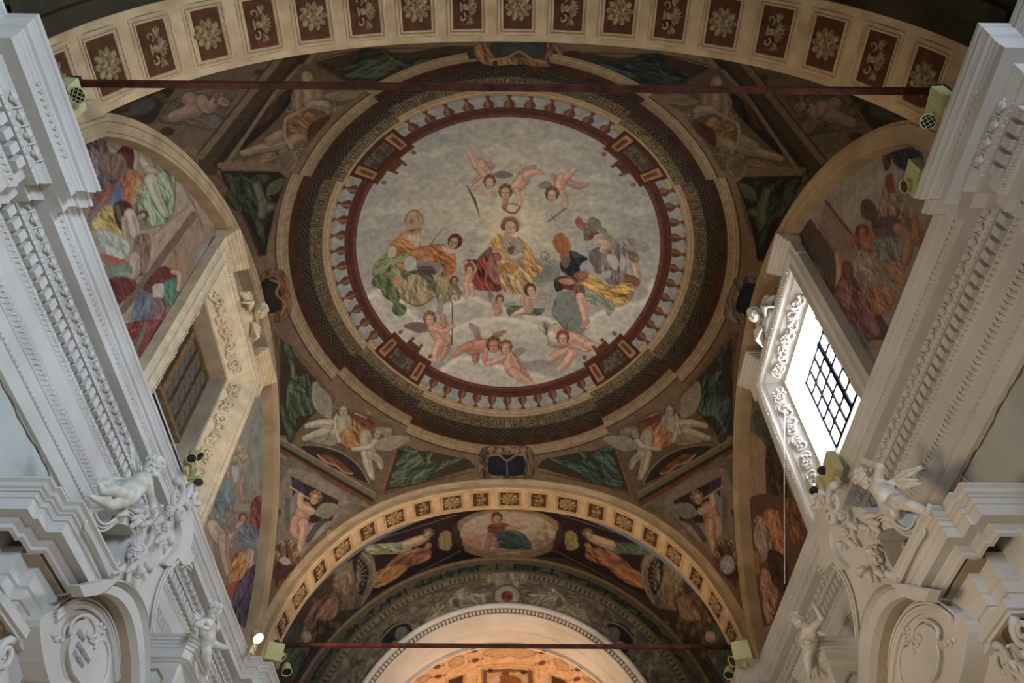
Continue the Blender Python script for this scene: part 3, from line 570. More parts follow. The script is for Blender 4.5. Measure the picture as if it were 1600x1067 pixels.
        for dd, c, wv in ((0, (120, 108, 76), 60), (-32, (164, 146, 104), 12), (24, (80, 70, 48), 16), (44, (48, 38, 28), 34), (74, (120, 64, 32), 46), (104, (166, 140, 100), 9), (122, (140, 122, 86), 26)):
            P.stroke([(110 - dd * .4, 330 + dd), (1090 - dd * .4, 900 + dd)], wv, st(c), .95, sm=False)
        # winged nudes
        P.wing(620, 90, 420, -112, 190, st((158, 144, 116)), 13, 1); P.wing(1090, 380, 400, -12, 150, st((160, 146, 116)), 13, 1)
        P.limb([(700, 200), (520, 250), (370, 300)], [120, 90, 50], st((178, 162, 132))); P.limb([(660, 150), (540, 140), (400, 170)], [100, 80, 50], st((184, 168, 138))); P.limb([(760, 80), (780, 150), (720, 260)], [150, 170, 170], st((170, 154, 124))); P.drape([(420, 320), (700, 260), (700, 360), (600, 370)], st((150, 134, 106)), 160, 8, .3)
        P.limb([(1000, 260), (1020, 340), (1040, 460)], [120, 140, 150], st((166, 152, 122))); P.limb([(1010, 460), (1040, 600), (1080, 710)], [100, 84, 46], st((180, 164, 134))); P.limb([(1060, 460), (1140, 520), (1170, 600)], [90, 70, 50], st((166, 150, 122)))
        P.drape([(850, 50), (1000, 110), (1090, 190), (1000, 200), (930, 300), (950, 380), (850, 400), (760, 360), (740, 250), (840, 190), (880, 100)], st((176, 114, 48)), 60, 24, .4); P.stroke([(900, 40), (1010, 90), (1100, 180)], 12, st((206, 160, 100)), .9); P.drape([(850, 40), (1080, 120), (1100, 190), (960, 160)], st((126, 60, 24)), 30, 8); P.ell(1040, 10, 34, 40, st((176, 106, 40)))
        P.limb([(700, 90), (700, 200), (740, 330)], [50, 44, 34], st((184, 168, 136))); P.limb([(1110, 330), (1040, 390), (880, 410)], [66, 56, 40], st((184, 168, 138)))
        P.head(770, 10, 64, st((120, 100, 74)), st((174, 158, 128)), 0, .3); P.head(1140, 250, 56, st((120, 106, 80)), st((166, 150, 124)), 30, -.4); P.drape([(1110, 180), (1280, 200), (1240, 300), (1150, 220)], st((150, 132, 100)), 20, 8, .3, edge=.2)
        # spandrel with pipe player and masks
        P.poly([(110, 560), (230, 480), (800, 860), (1010, 960), (900, 1067), (110, 1500)], st((122, 108, 88)), 1, False)
        P.org(380, 720, 5.3333, mir)
        P.poly([(300, 240), (430, 60), (860, 300), (700, 560), (560, 700), (330, 1000), (250, 900), (290, 560)], st((146, 124, 104)), 1); P.poly([(400, 130), (800, 330), (740, 500), (560, 520), (420, 400)], st((60, 46, 38)), 1, False); P.poly([(405, 330), (480, 260), (560, 540), (700, 500), (620, 640), (520, 680), (400, 560)], st((152, 150, 152)), .8)
        P.stroke([(700, 480), (620, 540), (540, 660)], 50, st((84, 66, 50)), .9); P.drape([(410, 160), (470, 160), (520, 270), (440, 260)], st((76, 62, 82)), 60, 6)
        P.stroke([(370, 320), (370, 560)], 40, st((96, 84, 68)), .6)
        P.wing(600, 430, 220, -12, 130, st((140, 134, 108)), 11, 1)
        P.limb([(510, 400), (480, 480), (470, 520)], [120, 130, 130], st((192, 134, 96))); P.limb([(440, 500), (430, 580), (450, 620)], [90, 84, 60], st((200, 142, 106))); P.limb([(500, 520), (500, 600), (465, 760)], [84, 66, 36], st((204, 150, 116))); P.limb([(480, 290), (480, 370), (570, 420)], [46, 56, 60], st((212, 158, 118)))
        P.stroke([(390, 215), (600, 350)], 11, st((204, 170, 124)), 1); P.head(600, 310, 50, st((150, 106, 62)), st((200, 146, 110)), 20, -.3)
        # shield cartouche and scrolls
        P.drape([(260, 760), (300, 680), (420, 670), (470, 800), (440, 900), (350, 980), (270, 1060), (240, 960)], st((120, 80, 46)), 80, 26, .5); P.drape([(280, 860), (350, 800), (400, 880), (370, 950), (300, 1000), (255, 950)], st((92, 44, 38)), 60, 10, .3); P.poly([(300, 830), (350, 800), (400, 850), (350, 870)], st((196, 180, 160)), .8)
        for (x, y) in ((320, 690), (400, 690), (440, 780), (280, 780)): P.stroke([(x - 20, y), (x, y - 22), (x + 20, y), (x, y + 14)], 10, st((200, 170, 126)), .8)
        P.stroke([(690, 640), (720, 580), (750, 600), (720, 620)], 12, st((176, 150, 116)), .9); P.ell(300, 350, 24, 40, st((150, 128, 100))); P.ell(300, 430, 20, 26, st((92, 72, 50)))
        for (x, y) in ((390, 90), (370, 150), (350, 240), (860, 350), (850, 430)): P.stroke([(x - 16, y), (x, y - 16), (x + 16, y), (x, y + 10)], 7, st((176, 156, 122)), .8); 
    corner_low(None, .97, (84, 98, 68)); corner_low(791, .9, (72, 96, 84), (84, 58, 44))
    # shield inside the right spandrel
    P.org(920, 720, 5.3333); P.ell(1155, 865, 70, 86, (112, 70, 38)); P.ell(1155, 865, 60, 76, (150, 154, 164)); P.stroke([(1100, 840), (1210, 890)], 10, (196, 198, 202), .7); P.stroke([(1180, 800), (1130, 930)], 10, (196, 198, 202), .7)
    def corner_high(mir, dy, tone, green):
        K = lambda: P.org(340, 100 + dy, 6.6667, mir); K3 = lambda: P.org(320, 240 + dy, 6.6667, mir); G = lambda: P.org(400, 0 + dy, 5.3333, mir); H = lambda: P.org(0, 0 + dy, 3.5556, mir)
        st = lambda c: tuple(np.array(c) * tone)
        H(); P.poly([(500, 640), (960, 470), (1420, 340), (1600, 320), (1250, 880), (1060, 860), (850, 680), (700, 640)], st((128, 104, 76)), 1, False)
        P.poly([(530, 640), (950, 480), (900, 600), (830, 690), (700, 645)], st((66, 48, 32)), 1); P.ell(790, 590, 76, 44, st((88, 80, 70)), 1, -20)
        for (x, y) in ((680, 590), (880, 530), (930, 560), (700, 640)): P.ell(x, y, 36, 18, st((104, 78, 48)), .9)
        P.drape([(960, 560), (1080, 500), (1310, 500), (1250, 620), (1230, 740), (1160, 720), (1000, 690), (880, 670)], st((120, 96, 72)), 30, 14, .3)
        P.limb([(1050, 550), (1090, 600), (960, 650)], [80, 90, 60], st((166, 128, 98))); P.limb([(1120, 560), (1160, 600), (1210, 540)], [70, 60, 44], st((172, 134, 104))); P.head(1235, 560, 38, st((140, 102, 70)), st((172, 134, 104)), -60, 0); P.wing(1150, 640, 120, 40, 70, st((132, 112, 100)), 7, 1)
        P.ell(1440, 400, 60, 36, st((110, 104, 76)), .9); P.ell(1440, 400, 26, 16, st((70, 62, 42)), .9); P.ell(1165, 795, 50, 22, st((120, 100, 70)), .9); P.ell(930, 730, 40, 24, st((74, 48, 32)), .9)
        P.stroke([(1030, 830), (1180, 870)], 34, st((150, 120, 82)), .9)
        # fictive beams
        for dd, c, wv in ((0, (84, 60, 36), 150), (-62, (146, 116, 72), 34), (-84, (96, 54, 28), 12), (60, (150, 120, 78), 26), (26, (60, 44, 30), 40), (80, (110, 82, 50), 12)):
            P.stroke([(1180 + dd, 900 + dd * .5), (1700 + dd, 250 + dd * .5)], wv, st(c), .95, sm=False)
        K(); P.poly([(100, 1000), (600, 300), (900, 0), (1400, 0), (1600, 300), (1450, 480), (950, 1060)], st((112, 86, 56)), 1, False)
        P.drape([(240, 900), (360, 680), (560, 420), (760, 250), (800, 300), (700, 480), (420, 760)], st((52, 40, 30)), 130, 18, .4); P.drape([(350, 700), (440, 520), (560, 420), (640, 340), (560, 560), (420, 660)], st((92, 56, 30)), 130, 10, .4)
        P.stroke([(130, 980), (330, 700), (600, 300), (860, 20)], 36, st((152, 124, 80)), .9, sm=False)
        P.wing(1120, 350, 480, -8, 120, st((150, 122, 84)), 13, -1); P.wing(700, 880, 260, 75, 230, st((146, 118, 80)), 13, 1)
        P.limb([(930, 130), (950, 250), (960, 380)], [110, 130, 150], st((168, 134, 90))); P.limb([(850, 260), (840, 400), (850, 520)], [90, 84, 60], st((160, 126, 84))); P.limb([(1060, 260), (1060, 340)], [90, 80], st((150, 118, 78))); P.limb([(980, 420), (1100, 430), (1160, 470)], [90, 110, 100], st((164, 136, 98)))
        P.limb([(660, 820), (480, 870), (260, 930)], [120, 100, 56], st((166, 134, 92))); P.limb([(660, 740), (540, 800)], [120, 100], st((156, 126, 86))); P.limb([(800, 800), (880, 760), (900, 720)], [150, 140, 90], st((160, 128, 86)))
        P.drape([(750, 560), (860, 560), (960, 490), (1060, 600), (960, 640), (960, 740), (800, 720), (740, 700)], st((156, 106, 38)), 30, 20, .4); P.drape([(960, 640), (1150, 540), (1160, 620), (1060, 720), (940, 800)], st((96, 50, 22)), 140, 12, .4)
        P.stroke([(960, 440), (800, 520), (710, 580), (700, 740), (770, 870)], 34, st((172, 140, 94)), 1); P.stroke([(720, 480), (760, 500), (790, 440), (780, 330), (830, 250)], 22, st((150, 120, 80)), 1)
        for (x, y) in ((1160, 690), (1180, 730), (1110, 745)): P.ell(x, y, 30, 30, st((140, 102, 62)))
        P.head(1240, 470, 60, st((130, 104, 70)), st((152, 122, 84)), -80, 0); P.head(860, 870, 66, st((130, 102, 66)), st((140, 110, 74)), 170, 0); P.drape([(1300, 440), (1480, 430), (1100, 800), (960, 980), (900, 1000), (1100, 740)], st((158, 128, 84)), 130, 14, .25, edge=.2)
        P.drape([(300, 1000), (560, 920), (600, 990), (360, 1040)], st((146, 114, 76)), 160, 8)
        # upper green panel
        G(); P.poly([(480, 520), (860, 420), (1260, 440), (1600, 380), (2100, 395), (2100, 450), (1600, 520), (1200, 640), (960, 740), (800, 720)], st((74, 54, 32)), 1, False); P.stroke([(490, 530), (780, 710)], 14, st((112, 62, 36)), .9); P.stroke([(500, 500), (860, 420), (1500, 400), (2120, 405)], 12, st((100, 52, 28)), .9); P.stroke([(2120, 405), (2110, 455), (1600, 500)], 8, st((110, 66, 40)), .8)
        P.drape([(560, 540), (700, 560), (850, 500), (880, 410), (1080, 420), (1200, 500), (1500, 470), (2000, 440), (1500, 520), (1240, 600), (1080, 660), (900, 690), (760, 650)], st(green), 160, 40, .35)
        # side green panel
        K3(); P.poly([(70, 300), (140, 170), (760, 170), (860, 250), (760, 640), (640, 960), (600, 1067), (330, 1067), (330, 700)], st((124, 90, 56)), 1, False); P.poly([(160, 180), (780, 190), (850, 260), (740, 560), (660, 900), (640, 1060), (560, 1067), (380, 600), (200, 300)], st((48, 38, 26)), 1, False); P.stroke([(130, 220), (240, 350)], 20, st((100, 46, 26)), .9); P.stroke([(370, 610), (500, 860), (570, 1067)], 22, st((96, 44, 24)), .9)
        P.drape([(200, 200), (340, 240), (380, 180), (460, 260), (560, 210), (690, 240), (600, 340), (640, 430), (860, 250), (700, 460), (640, 600), (700, 560), (620, 800), (640, 940), (560, 860), (480, 640), (300, 580), (210, 460), (260, 340)], st(green), 65, 46, .38); P.wing(640, 420, 260, -40, 120, st((96, 104, 62)), 11, 1); P.head(680, 560, 44, st((90, 84, 54)), st((120, 122, 84)), 60, 0); P.limb([(540, 340), (600, 520), (590, 640)], [70, 90, 80], st((110, 108, 70)))
        P.stroke([(160, 120), (760, 140)], 60, st((146, 112, 70)), .95, sm=False)
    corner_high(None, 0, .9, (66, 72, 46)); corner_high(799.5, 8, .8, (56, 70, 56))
    # ---- oval cartouches on the axes
    def cart(org, dark, gold, pts, pup):
        org(); P.drape(pts, gold, 80, 26, .45); c = np.mean(np.array(pts, float), 0)
        P.poly([tuple(c + (np.array(p) - c) * .66 + np.array(pup)) for p in pts], dark); P.poly([tuple(c + (np.array(p) - c) * .4 + np.array(pup)) for p in pts], tuple(np.array(dark) * 1.3), .5)
    cart(lambda: P.org(230, 340, 6.39), (44, 34, 26), (124, 78, 40), [(1120, 600), (1200, 520), (1340, 520), (1400, 620), (1420, 740), (1440, 880), (1400, 1000), (1250, 1050), (1140, 1000), (1130, 800)], (-40, 0))
    P.stroke([(1230, 620), (1320, 660), (1290, 760), (1380, 860), (1340, 960)], 22, (166, 120, 66), .8)
    cart(lambda: P.org(1120, 340, 6.39), (30, 36, 46), (110, 92, 70), [(200, 590), (330, 580), (420, 640), (400, 800), (330, 1050), (150, 1040), (70, 960), (100, 800), (150, 680)], (60, 0))
    cart(lambda: P.org(600, 640, 6.6667), (28, 34, 40), (112, 88, 58), [(1000, 440), (1080, 380), (1280, 400), (1480, 380), (1560, 460), (1570, 600), (1500, 720), (1060, 720), (980, 620)], (0, 30))
    P.stroke([(1280, 540), (1285, 680)], 10, (150, 150, 140), .6); P.stroke([(1100, 480), (1190, 470), (1285, 530), (1380, 470), (1470, 480)], 20, (150, 118, 74), .9)
    for (x, y) in ((1110, 420), (1200, 430), (1290, 410), (1370, 430), (1450, 420)): P.stroke([(x - 24, y), (x, y - 24), (x + 24, y), (x, y + 10)], 12, (176, 144, 98), .8)
    cart(lambda: P.org(650, 0, 5.3333), (58, 60, 50), (128, 88, 42), [(490, 380), (600, 350), (860, 360), (1120, 350), (1220, 420), (1200, 500), (1100, 560), (860, 540), (620, 550), (510, 490)], (0, -30))
    P.stroke([(620, 500), (760, 480), (860, 430), (960, 490), (1080, 520)], 18, (170, 126, 62), .9)
vault_fresco()
P.tex(.07, 26, 11); P.tex(.07, 3, 12)
_dg = np.abs(((np.arctan2((YY - 7.66) / 1.05, XX)) % (math.pi / 2)) - math.pi / 4); _ad = _dg * 3.0
def compose_vault():
    r = VR; orn = (np.clip((.06 - np.hypot(_ad - .45, r - 2.73)) / .015, 0, 1) + np.clip((.05 - np.hypot(_ad - .13, r - 2.66)) / .015, 0, 1) + (_dg < R(3.4)) * band(r, 2.70, 2.9) + (_dg < R(10.5)) * band(r, 2.80, 2.9)).clip(0, 1)
    n = (VN1 - .3)[..., None] * .8
    sky = lin((166, 156, 136)) * (1 - n) + lin((146, 150, 152)) * n; sky = sky * (1 + (VN2[..., None] - .5) * .14)
    ins = (np.clip((2.875 - r) / .012 + .5, 0, 1) * (1 - orn))[..., None]
    C = VC * (1 - ins) + sky * ins
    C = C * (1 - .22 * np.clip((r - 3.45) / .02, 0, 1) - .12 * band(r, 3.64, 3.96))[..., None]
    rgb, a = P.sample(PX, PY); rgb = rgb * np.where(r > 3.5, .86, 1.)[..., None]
    out = np.clip((r - 4.12) / .01 + .5, 0, 1); ax = (np.abs(_dg - math.pi / 4) < R(8.6)) * (r > 3.78)
    k = np.maximum(ins[..., 0], np.maximum(out, ax))[..., None] * a
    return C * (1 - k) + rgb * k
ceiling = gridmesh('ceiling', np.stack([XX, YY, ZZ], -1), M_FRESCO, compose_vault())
# ---------------------------------------------------------------- lunette walls with frescoes
XW = 4.6                                     # plane of the lunette walls
WY0, WY1, WZ1 = 6.0, 8.97, 11.9              # outer outline of the window frames
def yz(y): return Z0 + math.sqrt(max(hs_(y), .0))
def left_fresco():
    P = Paint(60, 150, 470, 1000, 1.7); sm = False
    P.org(0, 0, 1); P.poly([(0, 100), (500, 100), (500, 1067), (0, 1067)], (176, 148, 118), 1, False)
    r_ = np.random.default_rng(5)
    L0 = P.org(100, 150, 5.3333); P.poly([(100, 320), (420, 320), (800, 500), (900, 620), (860, 1067), (100, 1067)], (160, 124, 96))
    P.drape([(130, 350), (300, 330), (420, 480), (520, 520), (520, 640), (400, 740), (330, 860), (250, 840), (230, 700), (170, 520)], (116, 92, 92), 60, 40, .4)
    P.drape([(360, 370), (540, 360), (580, 420), (500, 480), (400, 480)], (182, 148, 120), 20, 8); P.drape([(430, 490), (510, 410), (600, 460), (600, 600), (520, 600), (500, 520)], (98, 40, 34), 70, 10)
    P.drape([(300, 500), (460, 480), (530, 560), (520, 650), (420, 700), (320, 640)], (140, 100, 80), 80, 16, .35)
    P.limb([(620, 430), (660, 500), (700, 580)], [90, 100, 90], (186, 164, 138)); P.limb([(600, 440), (610, 520), (595, 600)], [50, 46, 36], (180, 150, 122)); P.limb([(710, 620), (780, 660), (810, 690)], [80, 70, 50], (186, 146, 116)); P.limb([(760, 540), (810, 600), (830, 660)], [50, 46, 36], (180, 142, 112))
    P.drape([(460, 700), (560, 640), (640, 660), (640, 760), (560, 900), (500, 900), (480, 760)], (196, 96, 54), 110, 24, .4); P.drape([(560, 700), (640, 700), (640, 830), (560, 900)], (204, 138, 54), 100, 8, .4)
    P.drape([(640, 740), (860, 600), (920, 660), (920, 900), (830, 1067), (640, 1060), (600, 920)], (150, 164, 118), 70, 40, .3); P.limb([(720, 700), (780, 860), (840, 980)], [110, 80, 60], (186, 178, 140))
    P.poly([(300, 880), (400, 760), (470, 720), (490, 900), (380, 920)], (104, 128, 160)); P.stroke([(265, 540), (280, 660)], 16, (180, 160, 150), .7)
    P.stroke([(930, 680), (920, 860), (900, 960)], 10, (120, 86, 56), .8)
    L1 = P.org(0, 250, 3.5556)
    P.poly([(830, 440), (1060, 240), (1080, 300), (840, 560)], (186, 150, 118), 1, False); P.stroke([(850, 420), (1050, 250)], 8, (140, 104, 76), .7)
    for p in ([(860, 480), (920, 420)], [(900, 500), (1000, 390)], [(1040, 260), (1060, 300)]): P.stroke(p, 4, (150, 112, 84), .7)
    P.stroke([(665, 850), (1075, 300)], 34, (132, 98, 72), 1, sm=False); P.stroke([(690, 850), (1095, 310)], 8, (90, 64, 46), .8, sm=False)
    P.poly([(700, 880), (1090, 330), (1210, 380), (1200, 420), (900, 900), (780, 1067)], (168, 130, 98), 1, False); P.stroke([(1010, 120), (1100, 300), (1130, 400)], 14, (134, 104, 72), .7); P.stroke([(990, 90), (1040, 130), (1120, 260)], 20, (150, 118, 84), .8)
    P.poly([(1100, 520), (1200, 400), (1225, 420), (1210, 500), (1090, 640)], (150, 152, 144), .9)
    P.drape([(480, 370), (530, 200), (620, 130), (680, 130), (600, 250), (560, 260)], (150, 88, 66), 110, 10, .4); P.poly([(470, 360), (540, 250), (560, 262), (480, 380)], (140, 116, 110))
    P.drape([(600, 260), (660, 120), (690, 240), (640, 260)], (104, 126, 150), 80, 6)
    P.drape([(510, 360), (560, 270), (620, 250), (640, 330), (700, 420), (650, 450), (560, 400)], (206, 156, 52), 50, 24, .45)
    P.drape([(635, 240), (700, 230), (740, 280), (720, 380), (680, 400), (640, 330)], (96, 46, 40), 60, 8); P.stroke([(650, 260), (670, 330)], 26, (88, 110, 82), .9)
    P.limb([(720, 300), (740, 360), (750, 410)], [60, 66, 56], (200, 172, 142)); P.limb([(690, 330), (700, 430), (720, 500)], [36, 34, 30], (190, 150, 122)); P.head(790, 310, 26, (110, 76, 50), (196, 150, 118), 60, .3)
    P.drape([(545, 380), (700, 440), (715, 520), (640, 560), (580, 500)], (190, 186, 166), 50, 14, .25); P.drape([(560, 520), (700, 560), (700, 590), (600, 590)], (186, 96, 60), 20, 8)
    P.drape([(760, 420), (830, 420), (830, 540), (800, 640), (740, 620), (740, 480)], (148, 112, 88), 85, 14, .35); P.limb([(750, 540), (740, 620), (700, 680)], [60, 70, 50], (190, 154, 124)); P.limb([(690, 690), (680, 770)], [34, 24], (196, 150, 118))
    P.drape([(560, 600), (660, 580), (730, 590), (720, 650), (600, 660)], (130, 138, 118), 10, 8); P.drape([(600, 670), (690, 650), (760, 690), (690, 780), (640, 800)], (124, 46, 42), 60, 14, .4)
    # lower group
    P.drape([(800, 700), (900, 590), (980, 640), (930, 700), (830, 740)], (122, 48, 42), 30, 10); P.stroke([(965, 500), (985, 560), (965, 620)], 26, (176, 104, 62), .9); P.drape([(900, 690), (990, 660), (990, 800), (930, 860), (900, 780)], (84, 132, 98), 80, 14, .4)
    P.limb([(960, 620), (1000, 640), (990, 720)], [26, 28, 20], (198, 150, 112)); P.ell(880, 730, 32, 38, (164, 160, 140)); P.poly([(850, 700), (910, 690), (900, 780), (860, 770)], (190, 176, 156))
    P.drape([(840, 770), (930, 780), (920, 870), (840, 930), (800, 880)], (136, 104, 96), 70, 12, .35); P.drape([(760, 740), (830, 740), (840, 820), (760, 980), (720, 960)], (112, 116, 130), 100, 12, .3); P.ell(720, 930, 22, 34, (206, 160, 80))
    P.drape([(820, 900), (860, 900), (850, 960), (760, 1000), (720, 960)], (90, 82, 80), 60, 8); P.drape([(790, 1040), (820, 960), (930, 850), (920, 900), (830, 1000)], (96, 140, 104), 120, 8, .4); P.drape([(920, 830), (960, 830), (940, 900), (900, 980), (830, 1067), (770, 1067), (800, 1040)], (150, 60, 50), 115, 18, .4)
    P.drape([(925, 820), (960, 830), (940, 940), (920, 930)], (196, 120, 60), 90, 4)
    P.org(0, 500, 3.5556); P.drape([(700, 20), (880, 0), (930, 60), (820, 260), (780, 220), (740, 120)], (150, 60, 52), 110, 20, .35); P.stroke([(760, 160), (810, 20)], 20, (92, 140, 104), .8)
    # beside and beyond the window
    P.org(260, 640, 7.2621); P.poly([(700, -900), (1600, -900), (1300, 1067), (300, 1067)], (146, 140, 122), 1, False)
    for i in range(70): P.stroke([(700 + 500 * r_.random(), -300 + 1200 * r_.random())] * 1 + [(860 + 300 * r_.random(), -200 + 1200 * r_.random())], 40, [(172, 164, 148), (122, 120, 108)][i % 2], .25, soft=12)
    for i in range(46): a = r_.random() * 6.28; q = r_.random() ** .5; P.ell(845 + 66 * q * math.cos(a), 530 + 110 * q * math.sin(a), 12, 16, [(198, 148, 96), (160, 100, 60), (214, 170, 120)][i % 3], .9)
    P.limb([(850, 620), (820, 820), (810, 960)], [26, 24, 24], (160, 150, 110)); P.poly([(745, 640), (820, 640), (810, 780), (770, 800)], (180, 178, 178)); P.poly([(740, 590), (800, 590), (800, 630), (740, 630)], (110, 140, 116)); P.limb([(700, 720), (740, 860), (790, 960)], [50, 60, 50], (196, 132, 96)); P.drape([(560, 980), (700, 780), (760, 900), (760, 1100), (560, 1100)], (124, 140, 138), 80, 16, .25); P.limb([(870, 760), (850, 900), (880, 1020)], [50, 50, 60], (180, 128, 110))
    P.org(0, 767, 3.5556); P.poly([(1150, 130), (1480, 100), (1480, 800), (1340, 760), (1200, 400)], (150, 120, 100), 1, False)
    P.drape([(1200, 60), (1290, 80), (1300, 200), (1220, 160), (1180, 130)], (120, 134, 130), 70, 12); P.limb([(1180, 190), (1210, 240), (1260, 290)], [60, 80, 70], (198, 166, 134)); P.limb([(1260, 290), (1300, 220), (1340, 180)], [44, 50, 30], (196, 160, 130)); P.limb([(1240, 260), (1250, 360), (1270, 460)], [60, 50, 36], (190, 148, 118))
    P.head(1350, 150, 22, (110, 84, 60), (192, 146, 116)); P.drape([(1400, 60), (1450, 30), (1460, 160), (1410, 240), (1390, 160)], (146, 62, 48), 80, 14, .4); P.drape([(1330, 200), (1400, 180), (1440, 260), (1400, 330), (1340, 300)], (124, 132, 136), 60, 14, .35); P.ell(1440, 300, 20, 34, (130, 166, 196))
    P.drape([(1290, 380), (1330, 340), (1380, 360), (1370, 440), (1320, 540), (1270, 540)], (224, 128, 40), 110, 24, .4); P.drape([(1370, 330), (1410, 330), (1400, 420), (1370, 420)], (206, 160, 140), 90, 6); P.drape([(1250, 540), (1320, 500), (1340, 560), (1320, 640)], (176, 84, 44), 100, 10)
    P.drape([(1320, 520), (1400, 420), (1450, 440), (1430, 620), (1380, 760), (1300, 700), (1290, 620)], (96, 74, 96), 105, 30, .4); P.drape([(1260, 120), (1320, 130), (1300, 230), (1250, 220)], (158, 130, 108), 80, 8)
    for i in range(40): P.ell(1180 + 250 * r_.random(), 60 + 400 * r_.random(), 6, 9, [(186, 120, 90), (110, 96, 84), (150, 160, 150), (160, 70, 50)][i % 4], .6)
    P.tex(.08, 20, 21); P.tex(.06, 3, 22); return P
def right_fresco():
    P = Paint(1120, 150, 1560, 1010, 1.7)
    P.org(0, 0, 1); P.poly([(1100, 100), (1600, 100), (1600, 1067), (1100, 1067)], (156, 136, 118), 1, False)
    r_ = np.random.default_rng(6)
    P.org(1150, 250, 3.5556)
    P.poly([(360, 330), (600, 60), (800, -40), (1000, -60), (900, 100), (760, 260), (640, 420), (500, 230)], (174, 160, 142), 1)
    for i in range(80): x = 420 + 480 * r_.random(); y = -40 + 380 * r_.random(); P.stroke([(x - 50, y + 60), (x + 50, y - 60)], 40, [(186, 172, 154), (140, 138, 128), (164, 140, 120)][i % 3], .25, soft=9)
    P.drape([(860, -100), (1000, -60), (1040, 0), (960, 60), (880, 20)], (62, 64, 76), 60, 16, .4); P.drape([(810, -40), (850, -70), (860, 20), (830, 60)], (110, 66, 46), 80, 8)
    P.poly([(340, 330), (400, 310), (640, 620), (900, 1000), (760, 1000), (320, 500)], (96, 78, 70), 1, False); P.poly([(330, 440), (420, 450), (480, 560), (400, 580)], (88, 84, 80), .9, False); P.poly([(400, 590), (440, 560), (520, 680), (560, 800), (480, 660)], (140, 118, 102), .9, False)
    P.poly([(465, 370), (500, 230), (640, 410), (650, 560), (590, 600)], (148, 122, 104), 1, False); P.stroke([(500, 230), (640, 410)], 16, (104, 66, 52), .9, sm=False); P.stroke([(465, 370), (590, 560)], 6, (110, 84, 68), .7)
    P.drape([(700, 230), (740, 220), (790, 290), (760, 340), (700, 310)], (112, 78, 60), 60, 8); P.drape([(800, 230), (840, 120), (900, 200), (960, 300), (960, 420), (880, 360), (800, 320)], (160, 128, 100), 80, 22, .35)
    P.drape([(830, 90), (870, 80), (880, 180), (840, 170)], (150, 84, 72), 80, 6); P.drape([(760, 340), (880, 310), (920, 380), (880, 430), (780, 420)], (110, 86, 92), 20, 12)
    P.drape([(640, 430), (700, 380), (770, 400), (780, 500), (700, 520), (650, 500)], (172, 108, 72), 60, 14, .4); P.head(700, 400, 34, (130, 76, 54), (168, 116, 88), 0, .4)
    P.drape([(770, 440), (880, 430), (900, 520), (940, 640), (950, 700), (880, 690), (800, 560)], (138, 144, 128), 65, 24, .3); P.drape([(820, 560), (900, 560), (960, 660), (930, 720), (860, 660)], (184, 128, 96), 50, 14, .35)
    P.limb([(900, 380), (960, 440), (940, 560)], [60, 56, 44], (174, 124, 92)); P.drape([(960, 300), (1040, 360), (1030, 480), (980, 440)], (170, 112, 76), 80, 10)
    P.drape([(650, 560), (690, 500), (780, 560), (800, 640), (740, 680), (660, 620)], (172, 150, 132), 50, 20, .3); P.drape([(670, 620), (720, 640), (740, 760), (700, 760)], (150, 122, 102), 80, 8)
    P.limb([(560, 520), (575, 600), (570, 720)], [26, 40, 40], (188, 140, 110)); P.drape([(540, 760), (600, 640), (680, 720), (760, 840), (800, 960), (700, 1010), (600, 900)], (142, 92, 92), 55, 40, .35)
    P.drape([(720, 720), (820, 700), (880, 740), (860, 830), (780, 860), (740, 800)], (176, 116, 84), 60, 16, .4); P.drape([(600, 560), (650, 590), (640, 680), (590, 640)], (130, 76, 66), 80, 6); P.drape([(600, 880), (700, 950), (740, 1067), (640, 1067)], (132, 118, 126), 60, 10)
    P.drape([(480, 660), (520, 640), (540, 800), (500, 760)], (110, 80, 72), 80, 6)
    # below and beside the window
    P.org(1150, 640, 7.2621); P.poly([(0, -1100), (330, -1100), (330, 0), (420, 500), (700, 1067), (0, 1067)], (128, 100, 80), 1, False)
    P.drape([(190, 60), (310, 20), (440, 440), (360, 470), (240, 300)], (86, 88, 72), 70, 16, .35); P.poly([(150, 330), (220, 290), (330, 400), (400, 640), (400, 1000), (300, 1067), (140, 1067)], (170, 134, 100)); P.drape([(340, 460), (450, 450), (600, 900), (640, 1100), (380, 1100)], (88, 62, 50), 80, 26, .4)
    P.org(1150, 767, 3.5556); P.poly([(60, 60), (330, 60), (400, 200), (300, 560), (160, 760), (60, 600)], (112, 76, 56), 1)
    P.drape([(100, 160), (160, 160), (200, 300), (150, 400), (110, 340)], (168, 142, 122), 80, 20, .35); P.drape([(150, 130), (230, 110), (270, 300), (240, 380), (190, 260)], (190, 118, 60), 75, 20, .4); P.drape([(90, 340), (120, 350), (130, 460), (100, 440)], (190, 112, 46), 80, 5)
    P.drape([(130, 480), (160, 430), (230, 520), (220, 660), (180, 740), (150, 660)], (176, 124, 96), 80, 18, .35); P.drape([(180, 330), (280, 380), (280, 560), (200, 500)], (78, 52, 44), 80, 16); P.drape([(270, 60), (380, 60), (400, 220), (320, 300)], (134, 84, 50), 80, 20, .4)
    P.tex(.08, 20, 31); P.tex(.06, 3, 32); return P
